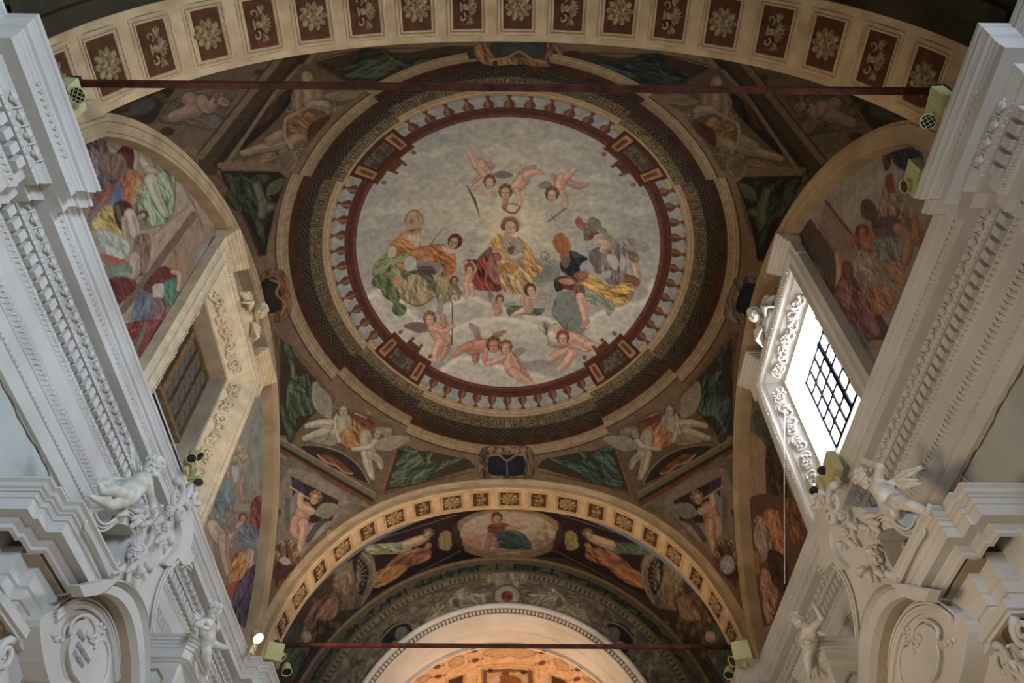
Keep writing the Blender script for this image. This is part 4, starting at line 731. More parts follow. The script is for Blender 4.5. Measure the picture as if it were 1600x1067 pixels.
def lunette(side, paintf):
    sx = -1 if side == 'left' else 1
    ny, nzv = 420, 330; ys = np.linspace(2.9, 12.75, ny); zs = np.linspace(7.5, 13.0, nzv)
    Y, Z = np.meshgrid(ys, zs, indexing='ij'); Pp = np.stack([np.full_like(Y, sx * XW), Y, Z], -1)
    P = paintf(); px, py = pj(Pp); rgb, a = P.sample(px, py); fb = lin((150, 126, 100)); rgb = rgb * a + fb * (1 - a)
    yc = (ys[:-1] + ys[1:]) / 2; zc = (zs[:-1] + zs[1:]) / 2; top = np.array([yz(min(max(y, 3.1), 12.4)) for y in yc])
    keep = ~((yc[:, None] > WY0 + .12) & (yc[:, None] < WY1 - .12) & (zc[None] < WZ1 - .1)) & (zc[None] < top[:, None] + .12)
    o = gridmesh('wall_' + side, Pp, M_FRESCO, rgb, keep)
    # archivolt: flat face, fillet, soffit back to the fresco
    yy = np.concatenate([[YN - .35, YN - .1], np.linspace(YN, YF, 60), [YF + .1, YF + .35]]); pts = []
    for y in yy: pts.append((y, yz(y) if YN <= y <= YF else (yz(YN) - .0 - (YN - y) * 4.5 if y < YN else yz(YF) - (y - YF) * 4.5)))
    pts = np.array(pts); pts = np.vstack([[pts[0, 0] - .1, 7.6], pts, [pts[-1, 0] + .1, 7.6]])
    T = np.gradient(pts, axis=0); T /= np.linalg.norm(T, axis=1)[:, None]; Nn = np.stack([T[:, 1], -T[:, 0]], 1)
    prof = ((4.375, -.16), (4.375, .03), (4.35, .035), (4.35, .075), (4.372, .08), (4.372, .19), (4.39, .195), (4.39, .24), (4.62, .25))
    rings = []
    for k, (x, d) in enumerate(prof): rings.append([(sx * x, *(pts[i] + Nn[i] * d)) for i in range(len(pts))])
    b = MB(); b.loft(rings); t = b.obj('archivolt', M_BAND, o)
    for p in t.data.polygons: p.use_smooth = False
    return o
wall_left = lunette('left', left_fresco); wall_right = lunette('right', right_fresco)

# ---------------------------------------------------------------- transverse arches with coffers
def arch_curve(c, off, n=120, zlow=7.7):
    """points (x,z) along the curve, then straight down to the cornice; offset inwards by off"""
    xs = np.array([4.53 * math.sin(t) for t in np.linspace(-math.pi / 2, math.pi / 2, n)]); p = np.array([(x, Z0 + math.sqrt(max(hx(c, x), 0))) for x in xs])
    T = np.gradient(p, axis=0); T /= np.linalg.norm(T, axis=1)[:, None]; N = np.stack([T[:, 1], -T[:, 0]], 1); p = p + N * off
    e = p[0]; L = [(e[0] - .06 * (1 - t), zlow + (e[1] - zlow) * t) for t in (0, .35, .7)]; e = p[-1]; Rr = [(e[0] + .06 * (1 - t), zlow + (e[1] - zlow) * t) for t in (.7, .35, 0)]
    return np.vstack([L, p, Rr])
def arc_at(p, s0):
    """resample: position & tangent at signed arc length from the crown"""
    d = np.concatenate([[0], np.cumsum(np.linalg.norm(np.diff(p, axis=0), axis=1))]); c = np.interp(0, p[3:-3, 0], d[3:-3]); s = s0 + c
    q = np.array([np.interp(s, d, p[:, 0]), np.interp(s, d, p[:, 1])]); q2 = np.array([np.interp(s + .01, d, p[:, 0]), np.interp(s + .01, d, p[:, 1])]); t = (q2 - q) / np.linalg.norm(q2 - q); return q, t
def rect_ring(b, a, c, z0, a2, c2, z1):
    """sloping rectangular ring between half sizes (a,c)@z0 and (a2,c2)@z1"""
    V = [(x * a, y * c, z0) for x, y in ((-1, -1), (1, -1), (1, 1), (-1, 1))] + [(x * a2, y * c2, z1) for x, y in ((-1, -1), (1, -1), (1, 1), (-1, 1))]
    b.add(V, [(i, (i + 1) % 4, (i + 1) % 4 + 4, i + 4) for i in range(4)])
def coffer_frame_mesh(a, c, w):
    b = MB()   # local z points down out of the soffit
    st = [(a, c, 0.), (a, c, .012), (a - w * .12, c - w * .12, .02), (a - w * .35, c - w * .35, .02), (a - w * .38, c - w * .38, .008), (a - w * .6, c - w * .6, .008), (a - w * .62, c - w * .62, .016), (a - w * .82, c - w * .82, .014), (a - w, c - w, -.018)]
    for p, q in zip(st[:-1], st[1:]): rect_ring(b, p[0], p[1], p[2], q[0], q[1], q[2])
    return b
def coffer_line_mesh(a, c, w):
    b = MB()
    for q, z in ((0, .0015), (.37, .0095), (.61, .0095)):
        A = a - w * q; Cc = c - w * q; d = .007
        rect_ring(b, A + d, Cc + d, z + (.003 if q else .0), A, Cc, z + .003)
    return b
def rosette_mesh(r, n=10):
    b = MB()
    for ring, (rr, L, k) in enumerate(((r * .66, r * .42, n), (r * .34, r * .3, 7))):
        for i in range(k):
            t = 2 * math.pi * (i + ring * .5) / k; M = np.array([[math.cos(t), -math.sin(t), 0], [math.sin(t), math.cos(t), 0], [0, 0, 1]])
            b.ball(M @ np.array([rr, 0, .006 + ring * .012]), (L, r * (.26 if ring == 0 else .19), .022), 7, 4, M)
    b.ball((0, 0, .03), r * .13, 8, 5); return b
def mask_mesh(r):
    """shell, two scrolls and two leaves"""
    b = MB()
    for i in range(7):
        t = R(-60 + 20 * i); M = np.array([[math.cos(t), -math.sin(t), 0], [math.sin(t), math.cos(t), 0], [0, 0, 1]]); b.ball(M @ np.array([r * .3, 0, .008]), (r * .33, r * .1, .02), 6, 4, M)
    for s in (-1, 1):
        pts = [(-.15 * r + r * .26 * q * math.cos(a) - r * .15, s * (r * .55 + r * .24 * q * math.sin(a)), .012) for q, a in [(1 - .11 * k, k * .75 - 1.2) for k in range(9)]]; b.tube(pts, [r * .07] * 6 + [r * .05, r * .04, r * .03], 6)
        for k in range(4): t = s * R(62 + 14 * k); M = np.array([[math.cos(t), -math.sin(t), 0], [math.sin(t), math.cos(t), 0], [0, 0, 1]]); b.ball(np.array([r * .1, s * r * .42, .008]) + M @ np.array([r * .28, 0, 0]), (r * .3, r * .06, .014), 6, 4, M)
    b.ball((-r * .1, 0, .015), (r * .22, r * .2, .035), 8, 5); b.ball((-r * .34, 0, .012), (r * .12, r * .3, .02), 6, 4); return b
def transverse(name, cin, off, y0, y1, spacing, nmax, sizes, face_back, s_shift):
    ci = arch_curve(cin, off); co = arch_curve(cin, off - .30)
    sub = 3; rows = []
    ys = [y0 + (y1 - y0) * k / sub for k in range(sub + 1)]
    b = MB(); b.loft([[(x, y0, z) for x, z in co]] + [[(x, y, z) for x, z in ci] for y in ys] + [[(x, y1, z) for x, z in co]])
    root = b.obj(name, M_ARCH, None, True, 'structure')
    root.data.polygons.foreach_set('use_smooth', [False] * len(root.data.polygons))
    # raised fillets along both edges of the face
    f = MB(); yf = y0 if not face_back else y1; sg = -1 if not face_back else 1
    for d in (.0, .05, .22): 
        c2 = arch_curve(cin, off - d); c3 = arch_curve(cin, off - d - .025); f.loft([[(x, yf, z) for x, z in c2], [(x, yf + sg * .018, z) for x, z in c2], [(x, yf + sg * .018, z) for x, z in c3], [(x, yf, z) for x, z in c3]])
    if not face_back: f.obj('arch_fillet', M_BAND, root)
    yc = (y0 + y1) / 2; hy = (y1 - y0) / 2; fr = {}
    for k in range(-nmax, nmax + 1):
        big = k % 2 == 0; q, t = arc_at(ci, k * spacing + s_shift); n = np.array([t[1], -t[0]])      # inward/down normal
        X = (t[0], 0, t[1]); Z = (n[0], 0, n[1]); Yv = np.cross(Z, X); M = frame_m((q[0], yc, q[1]), X, Yv, Z); a, c, wd = sizes[0] if big else sizes[1]
        if big not in fr:
            f0 = coffer_frame_mesh(a, c, wd).obj('coffer_frame', M_ARCH, root); p0 = MB().box((0, 0, .002), (a - wd * .95, c - wd * .95, .004)).obj('coffer_panel', M_PANEL, root)
            rs = min(a - wd, c - wd) * .95; r0 = (rosette_mesh(rs) if big else mask_mesh(rs * 1.35)).obj('rosette' if big else 'shell_mask', M_ROSE, p0, True)
            l0 = coffer_line_mesh(a, c, wd).obj('frame_line', M_ARCHLINE, f0); f0.matrix_basis = M; p0.matrix_basis = M; fr[big] = (f0, p0, r0, l0)
        else:
            f0, p0, r0, l0 = fr[big]; f1 = f0.copy(); COL.objects.link(f1); f1.matrix_basis = M; p1 = p0.copy(); COL.objects.link(p1); p1.matrix_basis = M; r1 = r0.copy(); COL.objects.link(r1); r1.parent = p1; l1 = l0.copy(); COL.objects.link(l1); l1.parent = f1
    return root
transverse('trim_1', CN, .0, 2.19, YN, .675, 9, ((.27, .36, .085), (.27, .36, .085)), True, .1)
transverse('trim_2', CFAR, .28, YF, 13.12, .63, 9, ((.26, .265, .06), (.22, .265, .06)), False, .07)

# ---------------------------------------------------------------- bay beyond: barrel, end wall, choir arch, coffered choir vault
def far_paint():
    P = Paint(400, 760, 1210, 1080, 1.7); P.org(0, 0, 1); P.poly([(380, 700), (1250, 700), (1250, 1100), (380, 1100)], (72, 56, 44), 1, False); r_ = np.random.default_rng(9)
    P.org(650, 720, 5.3333); P.poly([(-700, 560), (-300, 480), (300, 420), (860, 400), (1300, 440), (1900, 560), (2400, 900), (2000, 1000), (1400, 840), (860, 800), (200, 860), (-500, 1100)], (44, 28, 34), 1)
    P.ell(765, 610, 470, 215, (138, 114, 88)); P.ell(765, 600, 395, 175, (172, 156, 138))
    for i in range(60): a = r_.random() * 6.28; q = r_.random() ** .5; P.ell(765 + 370 * q * math.cos(a), 590 + 160 * q * math.sin(a), 40, 22, [(184, 168, 148), (156, 146, 138), (190, 150, 130)][i % 3], .35, soft=10)
    for i in range(20): P.ell(470 + 60 * r_.normal(), 650 + 36 * r_.normal(), 22, 18, (190, 110, 88), .5); P.ell(1070 + 60 * r_.normal(), 650 + 50 * r_.normal(), 22, 18, (150, 106, 78), .7)
    P.drape([(620, 600), (700, 580), (860, 590), (940, 660), (960, 740), (820, 740), (700, 720), (640, 660)], (60, 84, 88), 30, 26, .4); P.drape([(590, 560), (640, 520), (740, 520), (800, 560), (700, 580), (640, 620)], (120, 62, 56), 30, 12); P.limb([(760, 560), (830, 565), (900, 548)], [34, 26, 16], (176, 128, 98)); P.head(670, 480, 42, (92, 58, 40), (176, 126, 96), 20, .5)
    P.limb([(620, 640), (600, 700), (590, 760)], [50, 44, 30], (170, 118, 88)); P.limb([(650, 650), (680, 720)], [44, 34], (170, 118, 88)); P.ell(620, 620, 30, 30, (150, 104, 78)); P.stroke([(560, 770), (760, 750), (980, 750)], 26, (150, 112, 84), .8)
    for sx in (1, -1):
        P.org(400, 767, 3.5556, None if sx == 1 else 794)
        P.poly([(560, 360), (660, 270), (900, 200), (1100, 120), (1160, 330), (900, 480), (640, 580), (560, 560)], (50, 32, 38), .9, False)
        P.stroke([(620, 290), (1120, 130)], 5, (120, 110, 110), .6); P.stroke([(700, 560), (1140, 330)], 5, (120, 110, 110), .6)
        c1 = (140, 146, 112) if sx == 1 else (84, 110, 88)
        P.drape([(600, 310), (720, 290), (840, 290), (860, 340), (740, 350), (640, 350)], c1, 10, 14, .35); P.limb([(830, 300), (890, 280), (940, 260)], [50, 50, 40], (176, 150, 110)); P.head(955, 240, 26, (120, 96, 60), (170, 140, 104), 30, 0); P.limb([(900, 340), (940, 340), (960, 300)], [50, 40, 26], (164, 112, 84)); P.drape([(720, 420), (820, 340), (960, 320), (960, 380), (860, 420), (760, 460)], (156, 100, 66), 150, 22, .4)
        P.drape([(650, 540), (670, 450), (800, 410), (840, 430), (760, 500)], (198, 128, 52) if sx == 1 else (180, 108, 48), 150, 18, .4); P.drape([(1010, 300), (1030, 230), (1080, 230), (1080, 320), (1040, 330)], (150, 128, 70), 80, 8)
        # shell niche, pier, scrolls
        P.drape([(440, 440), (540, 380), (620, 340), (660, 400), (650, 520), (600, 630), (520, 660), (440, 640)], (120, 106, 84), 80, 14, .25); P.poly([(540, 370), (590, 380), (625, 440), (610, 540), (580, 580), (550, 500)], (46, 36, 30))
        for i in range(9): P.stroke([(560, 470), (560 + 52 * math.cos(R(-80 + i * 20)), 470 + 90 * math.sin(R(-80 + i * 20)))], 5, (150, 134, 108), .9)
        P.stroke([(590, 345), (655, 420), (640, 540), (590, 620)], 12, (150, 134, 108), .9); P.drape([(440, 470), (520, 440), (550, 620), (480, 650), (450, 560)], (134, 112, 84), 80, 16, .35)
        P.drape([(270, 720), (330, 620), (440, 560), (470, 640), (360, 760), (300, 900), (200, 1067), (160, 1067), (180, 860)], (110, 80, 58), 120, 34, .4); P.drape([(160, 860), (220, 730), (290, 760), (270, 900), (200, 1060)], (70, 84, 74), 100, 18, .35); P.ell(280, 810, 30, 30, (176, 150, 128), .9)
        P.drape([(330, 700), (400, 600), (460, 600), (440, 700), (380, 720)], (150, 108, 78), 120, 10, .4)
        for i in range(30): P.ell(230 + 300 * r_.random(), 560 + 400 * r_.random(), 14, 22, [(130, 100, 72), (64, 50, 42), (140, 124, 100)][i % 3], .4)
    P.tex(.1, 14, 41); P.tex(.08, 3, 42); return P
FP = far_paint()
RB, ZB = 4.4, 8.15
def arcpt(r, zc, t): return (r * math.sin(t), zc + r * math.cos(t))
ths = np.linspace(-1.62, 1.62, 340)
yv = np.linspace(13.115, 14.9, 60); G = np.zeros((340, 60, 3)); G[..., 0] = (RB * np.sin(ths))[:, None]; G[..., 2] = (ZB + RB * np.cos(ths))[:, None]; G[..., 1] = yv[None]
px, py = pj(G); rgb, a = FP.sample(px, py); base = lin((88, 70, 52)); rgb = rgb * a + base * (1 - a)
gridmesh('trim_3', G, M_FRESCO, rgb)
def end_wall():
    """flat wall with painted friezes round the choir arch"""
    nr = 110; rr = np.linspace(3.14, 4.5, nr); T_, R_ = np.meshgrid(ths, rr, indexing='ij'); zc = 8.06 + (8.15 - 8.06) * (R_ - 3.14) / 1.26
    G = np.stack([R_ * np.sin(T_), np.full_like(T_, 14.9), zc + R_ * np.cos(T_)], -1); h, w = T_.shape
    C = np.zeros((h, w, 3)); C[:] = lin((112, 100, 80)); n = vnoise(h, w, 10, 71, 4); n2 = vnoise(h, w, 4, 72, 3); put(C, (n > .5) * 1., (84, 74, 58), .7); put(C, (n2 > .6) * 1., (140, 128, 102), .6)
    put(C, band(R_, 4.22, 4.6), (128, 104, 66)); put(C, band(R_, 4.28, 4.30), (84, 64, 40)); put(C, band(R_, 4.34, 4.36), (160, 134, 88)); put(C, band(R_, 4.24, 4.26), (80, 62, 40))
    put(C, band(R_, 4.05, 4.22), (52, 56, 44)); put(C, band(R_, 4.05, 4.22) * (n2 > .52), (88, 88, 66)); put(C, band(R_, 4.05, 4.22) * (np.abs((T_ * 60) % 6.28 - 3.14) < .25), (30, 28, 22))
    put(C, band(R_, 3.85, 4.0), (134, 116, 84)); put(C, band(R_, 3.87, 3.97) * (((T_ * 4 / .11) % 1) < .3), (62, 50, 36)); put(C, band(R_, 3.99, 4.05), (108, 92, 64)); put(C, band(R_, 3.84, 3.855), (60, 48, 34))
    P = Paint(400, 860, 1210, 1080, 1.7); st = (150, 136, 110)
    for mir in (None, 793):
        P.org(650, 867, 5.3333, mir)
        P.drape([(340, 300), (420, 270), (490, 330), (560, 320), (580, 420), (440, 450), (330, 470), (250, 420)], st, 40, 24, .4); P.head(420, 320, 26, (120, 106, 84), (160, 146, 118)); P.drape([(100, 500), (160, 400), (240, 420), (300, 480), (180, 560), (60, 620)], st, 150, 16, .4); P.head(180, 420, 28, (110, 96, 74), (156, 140, 112)); P.drape([(-100, 640), (0, 560), (60, 600), (-60, 760), (-200, 860)], (128, 114, 92), 140, 18, .45)
        P.ell(330, 400, 30, 40, (86, 72, 56), .8); P.limb([(480, 330), (540, 340), (580, 330)], [26, 22, 16], (164, 150, 124))
        P.org(920, 867, 5.3333, None if mir is None else 793); P.ell(245, 685, 145, 110, (42, 38, 40), 1, 40); P.stroke([(100, 600), (160, 560), (280, 600), (380, 720), (330, 790)], 14, (136, 120, 92), .8); P.ell(200, 660, 60, 60, (116, 110, 100), .9); P.drape([(180, 700), (280, 720), (330, 780), (240, 780)], (120, 112, 98), 30, 8, .4)
        for i in range(50): P.ell(300 + 400 * rng.random(), 820 + 250 * rng.random(), 18, 26, [(138, 122, 92), (70, 58, 42), (160, 142, 108)][i % 3], .5)
        for i in range(40): P.ell(-260 + 420 * rng.random(), 420 + 300 * rng.random(), 12, 20, [(138, 122, 92), (70, 58, 42)][i % 2], .35)
    P.org(650, 867, 5.3333); P.drape([(590, 160), (760, 140), (930, 160), (920, 230), (860, 260), (880, 360), (840, 440), (680, 440), (640, 360), (660, 250), (600, 230)], (150, 132, 102), 80, 16, .3); P.ell(760, 340, 120, 96, (96, 82, 62)); P.ell(760, 342, 104, 84, (150, 142, 124))
    for i in range(22): t = i * 2 * math.pi / 22; P.stroke([(760 + 56 * math.cos(t), 344 + 50 * math.sin(t)), (760 + 98 * math.cos(t), 344 + 78 * math.sin(t))], 5, (196, 190, 172), .8)
    P.ell(758, 344, 52, 48, (150, 62, 36))
    k = (74, 30, 22)                                             # the monogram IHS with its cross bar
    for seg in ([(728, 322), (728, 366)], [(746, 308), (746, 366)], [(746, 340), (766, 338)], [(766, 340), (766, 366)], [(738, 318), (758, 318)], [(790, 334), (778, 334), (778, 348), (790, 350), (790, 364), (776, 366)]): P.stroke(seg, 6, k, 1, sm=False)
    P.tex(.06, 3, 43); px, py = pj(G); rgb, a = P.sample(px, py); a = a * ((R_ < 3.84) | ((np.abs(T_) < .16)))[..., None]
    C = C * (1 - a) + rgb * a; return gridmesh('wall_choir', G, M_FRESCO, C)
wc = end_wall()
def ring_loft(b, prof, zc=8.06, n=90, t0=-1.9, t1=1.9):
    """prof: list of (radius, y)"""
    tt = np.linspace(t0, t1, n); b.loft([[(r * math.sin(t), y, zc + r * math.cos(t)) for t in tt] for r, y in prof])
b = MB(); ring_loft(b, [(3.20, 14.9), (3.20, 14.80), (3.17, 14.78), (3.12, 14.78), (3.10, 14.81), (3.10, 14.87)]); ach = b.obj('trim_4', M_STUCCO, None, True, 'structure')
b = MB(); ring_loft(b, [(2.98, 15.06), (2.96, 15.10), (2.955, 15.10), (2.955, 15.5), (2.93, 15.52), (2.93, 15.58), (2.955, 15.60), (2.955, 16.02), (2.90, 16.04), (2.90, 16.10)]); b.obj('arch_soffit', M_STUCCO, ach)
b = MB(); ring_loft(b, [(3.10, 14.87), (3.0, 14.92), (2.99, 14.93)]); b.obj('egg_gap_shade', M_ARCHLINE, ach); b = MB(); ring_loft(b, [(3.0, 14.90), (2.975, 14.91), (2.975, 15.06)]); b.obj('lower_fillet', M_STUCCO, ach)  # dark ring behind the eggs puts the shade of the gaps into colour
e0 = MB().ball((0, 0, 0), (.034, .034, .044), 8, 6).obj('egg', M_STUCCO, ach, True); cnt = 0
for i in range(-52, 53):
    t = i * .0285 * 1.0; r = 3.052; M = frame_m((r * math.sin(t), 14.885, 8.06 + r * math.cos(t)), (math.cos(t), 0, -math.sin(t)), (0, 1, 0), (math.sin(t), 0, math.cos(t)))
    if cnt == 0: e0.matrix_basis = M
    else: c = e0.copy(); COL.objects.link(c); c.matrix_basis = M
    cnt += 1
b = MB()
for i in range(-105, 106): t = i * .0142; r = 2.94; b.ball((r * math.sin(t), 15.55, 8.06 + r * math.cos(t)), .014, 4, 3)
for i in range(-105, 106): t = i * .0142; r = 3.0; b.ball((r * math.sin(t), 15.03, 8.06 + r * math.cos(t)), .016, 4, 3)
b.obj('bead_row', M_ARCHLINE, ach, False, 'stuff')
def choir_vault():
    ny = 150; y = np.linspace(16.0, 21.0, ny); t = np.linspace(-1.65, 1.65, 400); T_, Y_ = np.meshgrid(t, y, indexing='ij'); r = 2.9; G = np.stack([r * np.sin(T_), Y_, 8.06 + r * np.cos(T_)], -1)
    P = Paint(560, 980, 1030, 1090, 2.2); P.org(0, 0, 1); P.poly([(540, 960), (1060, 960), (1060, 1100), (540, 1100)], (226, 176, 124), 1, False); P.org(650, 867, 5.3333)
    br = (126, 66, 34)
    def diamond(x, y, s=1): P.ell(x, y, 32 * s, 19 * s, br, 1, -15); P.stroke([(x - 60 * s, y + 10), (x + 60 * s, y - 12)], 7, br, .8); P.ell(x - 56 * s, y + 10, 7, 9, br); P.ell(x + 58 * s, y - 14, 7, 9, br)
    for x, y in ((485, 795), (495, 878), (175, 930), (185, 1012), (1055, 808), (1050, 900), (1355, 950), (1340, 1035)): diamond(x, y)
    for pts in ([(560, 830), (600, 790), (700, 775), (850, 775), (950, 790), (995, 830), (920, 850), (860, 862), (780, 840), (700, 862), (640, 850)], [(270, 900), (330, 850), (395, 850), (390, 910), (300, 940)], [(1145, 870), (1200, 865), (1270, 930), (1260, 970), (1180, 945)], [(0, 1040), (80, 1000), (120, 1010), (60, 1067)], [(1400, 1040), (1440, 1030), (1500, 1067)]):
        P.poly(pts, (206, 160, 108)); P.stroke(pts + [pts[0]], 6, (120, 72, 40), .8)
    for a_ in ((508, 925, 1025, 1100), (545, 945, 985, 1100)): P.stroke([(a_[0], a_[3]), (a_[0], a_[1]), (760, a_[1] - 20), (a_[2], a_[1] + 2), (a_[2], a_[3])], 5, (150, 96, 54), .9, sm=False)
    P.poly([(560, 960), (760, 945), (970, 962), (975, 1100), (555, 1100)], (130, 84, 44), 1, False); P.poly([(590, 975), (930, 975), (930, 1100), (590, 1100)], (196, 156, 112), 1, False)
    for i in range(16): P.stroke([(548 + 0 * i, 955 + i * 9), (590, 955 + i * 9)], 4, (96, 56, 28), .8); P.stroke([(945, 955 + i * 9), (982, 955 + i * 9)], 4, (96, 56, 28), .8)
    P.ell(760, 1060, 120, 60, (150, 84, 30)); P.ell(745, 985, 36, 20, (126, 72, 32)); P.ell(620, 965, 26, 18, (88, 44, 20)); P.ell(900, 975, 30, 18, (88, 44, 20)); P.poly([(680, 1000), (620, 1067), (700, 1060)], (206, 176, 140))
    for (x0, x1) in ((240, 420), (1100, 1280)): P.poly([(x0, 1040), (x1, 980), (x1, 1100), (x0, 1100)] if x0 < 500 else [(x0, 985), (x1, 1045), (x1, 1100), (x0, 1100)], (196, 146, 96), 1, False); P.poly([(x0 + 30, 1045), (x1 - 30, 1000), (x1 - 30, 1100), (x0 + 30, 1100)] if x0 < 500 else [(x0 + 30, 1005), (x1 - 30, 1050), (x1 - 30, 1100), (x0 + 30, 1100)], (86, 52, 26), 1, False)
    P.tex(.05, 4, 55); px, py = pj(G); rgb, a = P.sample(px, py); C = rgb * a + lin((226, 176, 124)) * (1 - a); return gridmesh('trim_5', G, M_FRESCO, C)
choir_vault()
MB().add([(-3, 21, 0), (3, 21, 0), (3, 21, 11.2), (-3, 21, 11.2)], [(0, 1, 2, 3)]).obj('wall_apse', M_ARCH, None, False, 'structure')
b = MB()
for sx in (-1, 1):
    b.box((sx * 3.75, 14.98, 4.2), (.75, .06, 4.2)); b.box((sx * 3.05, 18.0, 4.03), (.06, 3.0, 4.03))
b.obj('wall_choir_sides', M_WALL, None, False, 'structure')
# ---------------------------------------------------------------- bay behind the near arch (dim), floor, lower walls
t = np.linspace(-1.6, 1.6, 60); y = np.linspace(-7, 2.185, 40); T_, Y_ = np.meshgrid(t, y, indexing='ij'); rr = 4.5
gz = 8.35 + 4.35 * np.cos(T_) + .5 * np.sin(np.clip((2.25 - Y_) / 9.2, 0, 1) * math.pi)
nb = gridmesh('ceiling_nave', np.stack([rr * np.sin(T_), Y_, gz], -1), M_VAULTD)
b = MB()
for dz, y0, y1 in ((.0, 1.75, 1.95), (-.02, 1.2, 1.28), (-.02, .7, .95)):
    b.loft([[(4.42 * math.sin(q), yy, 8.3 + 4.3 * math.cos(q) + .17 * (2.2 - yy) - dz) for q in np.linspace(-1.5, 1.5, 50)] for yy in (y0, y1)])
b.obj('painted_rib', material('dark_olive_paint', (64, 62, 40), .9, (50, 44, 30), 3), nb)
MB().add([(-6, -9, 0), (6, -9, 0), (6, 21, 0), (-6, 21, 0)], [(0, 1, 2, 3)]).obj('floor', M_FLOOR, None, False, 'structure')
for nm, sx in (('wall_nave_left', -1), ('wall_nave_right', 1)):
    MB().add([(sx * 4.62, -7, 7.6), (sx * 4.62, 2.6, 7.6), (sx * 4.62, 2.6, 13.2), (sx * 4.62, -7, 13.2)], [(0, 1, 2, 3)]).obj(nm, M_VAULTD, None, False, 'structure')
# ---------------------------------------------------------------- entablatures under the lunettes
PROF = [(-.42, 7.735), (.40, 7.73), (.395, 7.70), (.375, 7.69), (.385, 7.66), (.37, 7.64), (.36, 7.62), (.355, 7.60), (.33, 7.585), (.325, 7.565), (.315, 7.555), (.31, 7.53), (.295, 7.505), (.305, 7.50), (.305, 7.426), (.185, 7.432), (.185, 7.42), (.155, 7.355), (.15, 7.345),
        (.14, 7.335), (.14, 7.30), (.07, 7.30), (.07, 7.16), (.08, 7.155), (.075, 7.14), (.065, 7.12), (.06, 7.10), (.05, 7.085), (.045, 7.08), (.045, 6.86), (.10, 6.855), (.10, 6.835), (.085, 6.80), (.07, 6.76), (.06, 6.735), (.05, 6.73), (.05, 6.605), (.062, 6.60), (.062, 6.575), (.05, 6.57), (.035, 6.43), (.0, 6.42), (.0, 6.40)]
PATH = [(4.26, -7.0), (4.26, 2.0), (4.02, 2.0), (4.02, 2.69), (4.14, 2.69), (4.14, 2.84), (4.26, 2.84), (4.26, 11.24), (4.10, 11.24), (4.10, 11.40), (3.96, 11.40), (3.96, 13.6), (4.26, 13.6), (4.26, 14.95)]
def entablature(side, name):
    sx = -1 if side == 'left' else 1; n = len(PATH); nm = []
    for i in range(n - 1):
        (x0, y0), (x1, y1) = PATH[i], PATH[i + 1]
        nm.append((-1., 0.) if x0 == x1 else (0., -1. if x1 < x0 else 1.))
    def ring(p, z):
        out = []
        for i in range(n):
            a = nm[max(i - 1, 0)]; b_ = nm[min(i, n - 2)]; d = (a[0] + b_[0], a[1] + b_[1]) if a != b_ else a
            out.append((sx * (PATH[i][0] + d[0] * p), PATH[i][1] + d[1] * p, z))
        return out
    b = MB(); b.loft([ring(p, z) for p, z in PROF]); o = b.obj(name, M_STUCCO, None, False, 'structure'); fixn(o)
    # repeated pieces: dentils, eggs, and the small carved leaves
    segs = [(4.26, -.2, 1.9), (4.02, 2.06, 2.72), (4.26, 2.97, 11.1), (3.96, 11.55, 13.5)]
    d0 = MB().box((0, 0, 0), (.032, .038, .055)).obj('dentil', M_STUCCO, o); first = True
    for xw, y0, y1 in segs:
        k = int((y1 - y0) / .119)
        for i in range(k):
            M = Matrix.Translation((sx * (xw - .098), y0 + .06 + i * .119, 7.228))
            if first: d0.matrix_basis = M; first = False
            else: c = d0.copy(); COL.objects.link(c); c.matrix_basis = M
    e0 = MB().ball((0, 0, 0), (.03, .042, .048), 8, 5).obj('egg', M_STUCCO, o, True); first = True; dm = MB(); lf = MB(); bd = MB()
    for xw, y0, y1 in segs:
        k = int((y1 - y0) / .149)
        for i in range(k):
            y = y0 + .07 + i * .149; M = Matrix.Translation((sx * (xw - .175), y, 7.388))
            if first: e0.matrix_basis = M; first = False
            else: c = e0.copy(); COL.objects.link(c); c.matrix_basis = M
            pts = [(sx * (xw - .165 - .03 * math.cos(t)), y + .062 * math.sin(t), 7.392 - .05 * math.cos(t) + .012) for t in np.linspace(-1.9, 1.9, 7)]; dm.tube(pts, .008, 4, False)
            dm.tube([(sx * (xw - .165), y + .0745, 7.43), (sx * (xw - .2), y + .0745, 7.40), (sx * (xw - .165), y + .0745, 7.35)], [.009, .014, .004], 4, False)
        k = int((y1 - y0) / .06)
        for i in range(k):
            y = y0 + i * .06
            lf.tube([(sx * (xw - .06), y, 7.152), (sx * (xw - .085), y + .018, 7.125), (sx * (xw - .055), y, 7.095)], [.006, .014, .004], 4, False)
            lf.tube([(sx * (xw - .10), y, 6.83), (sx * (xw - .098), y + .02, 6.79), (sx * (xw - .07), y, 6.75)], [.005, .014, .005], 4, False)
            lf.tube([(sx * (xw - .315), y, 7.55), (sx * (xw - .322), y + .025, 7.53), (sx * (xw - .305), y + .005, 7.51)], [.004, .01, .004], 4, False)
            bd.ball((sx * (xw - .064), y, 6.588), .017, 5, 4); bd.ball((sx * (xw - .145), y + .02, 7.318), .012, 4, 3)
    dm.obj('dart_row', M_STUCCO, o, True, 'stuff'); lf.obj('leaf_row', M_STUCCO, o, True, 'stuff'); bd.obj('bead_row', M_STUCCO, o, True, 'stuff')
    # plain wall below and the old crack line where cornice meets wall
    b = MB(); b.loft([[(sx * x, y, 6.41) for x, y in PATH], [(sx * x, y, 0) for x, y in PATH]]); b.obj('lower_wall', M_WALL, o)
    b = MB(); cr = [(sx * 4.255, y, 6.40 + .012 * math.sin(y * 9) + .01 * math.sin(y * 23)) for y in np.arange(2.9, 11.0, .08)]; b.tube(cr, .007, 4); b.obj('edge_crack', M_ARCHLINE, o)
    return o
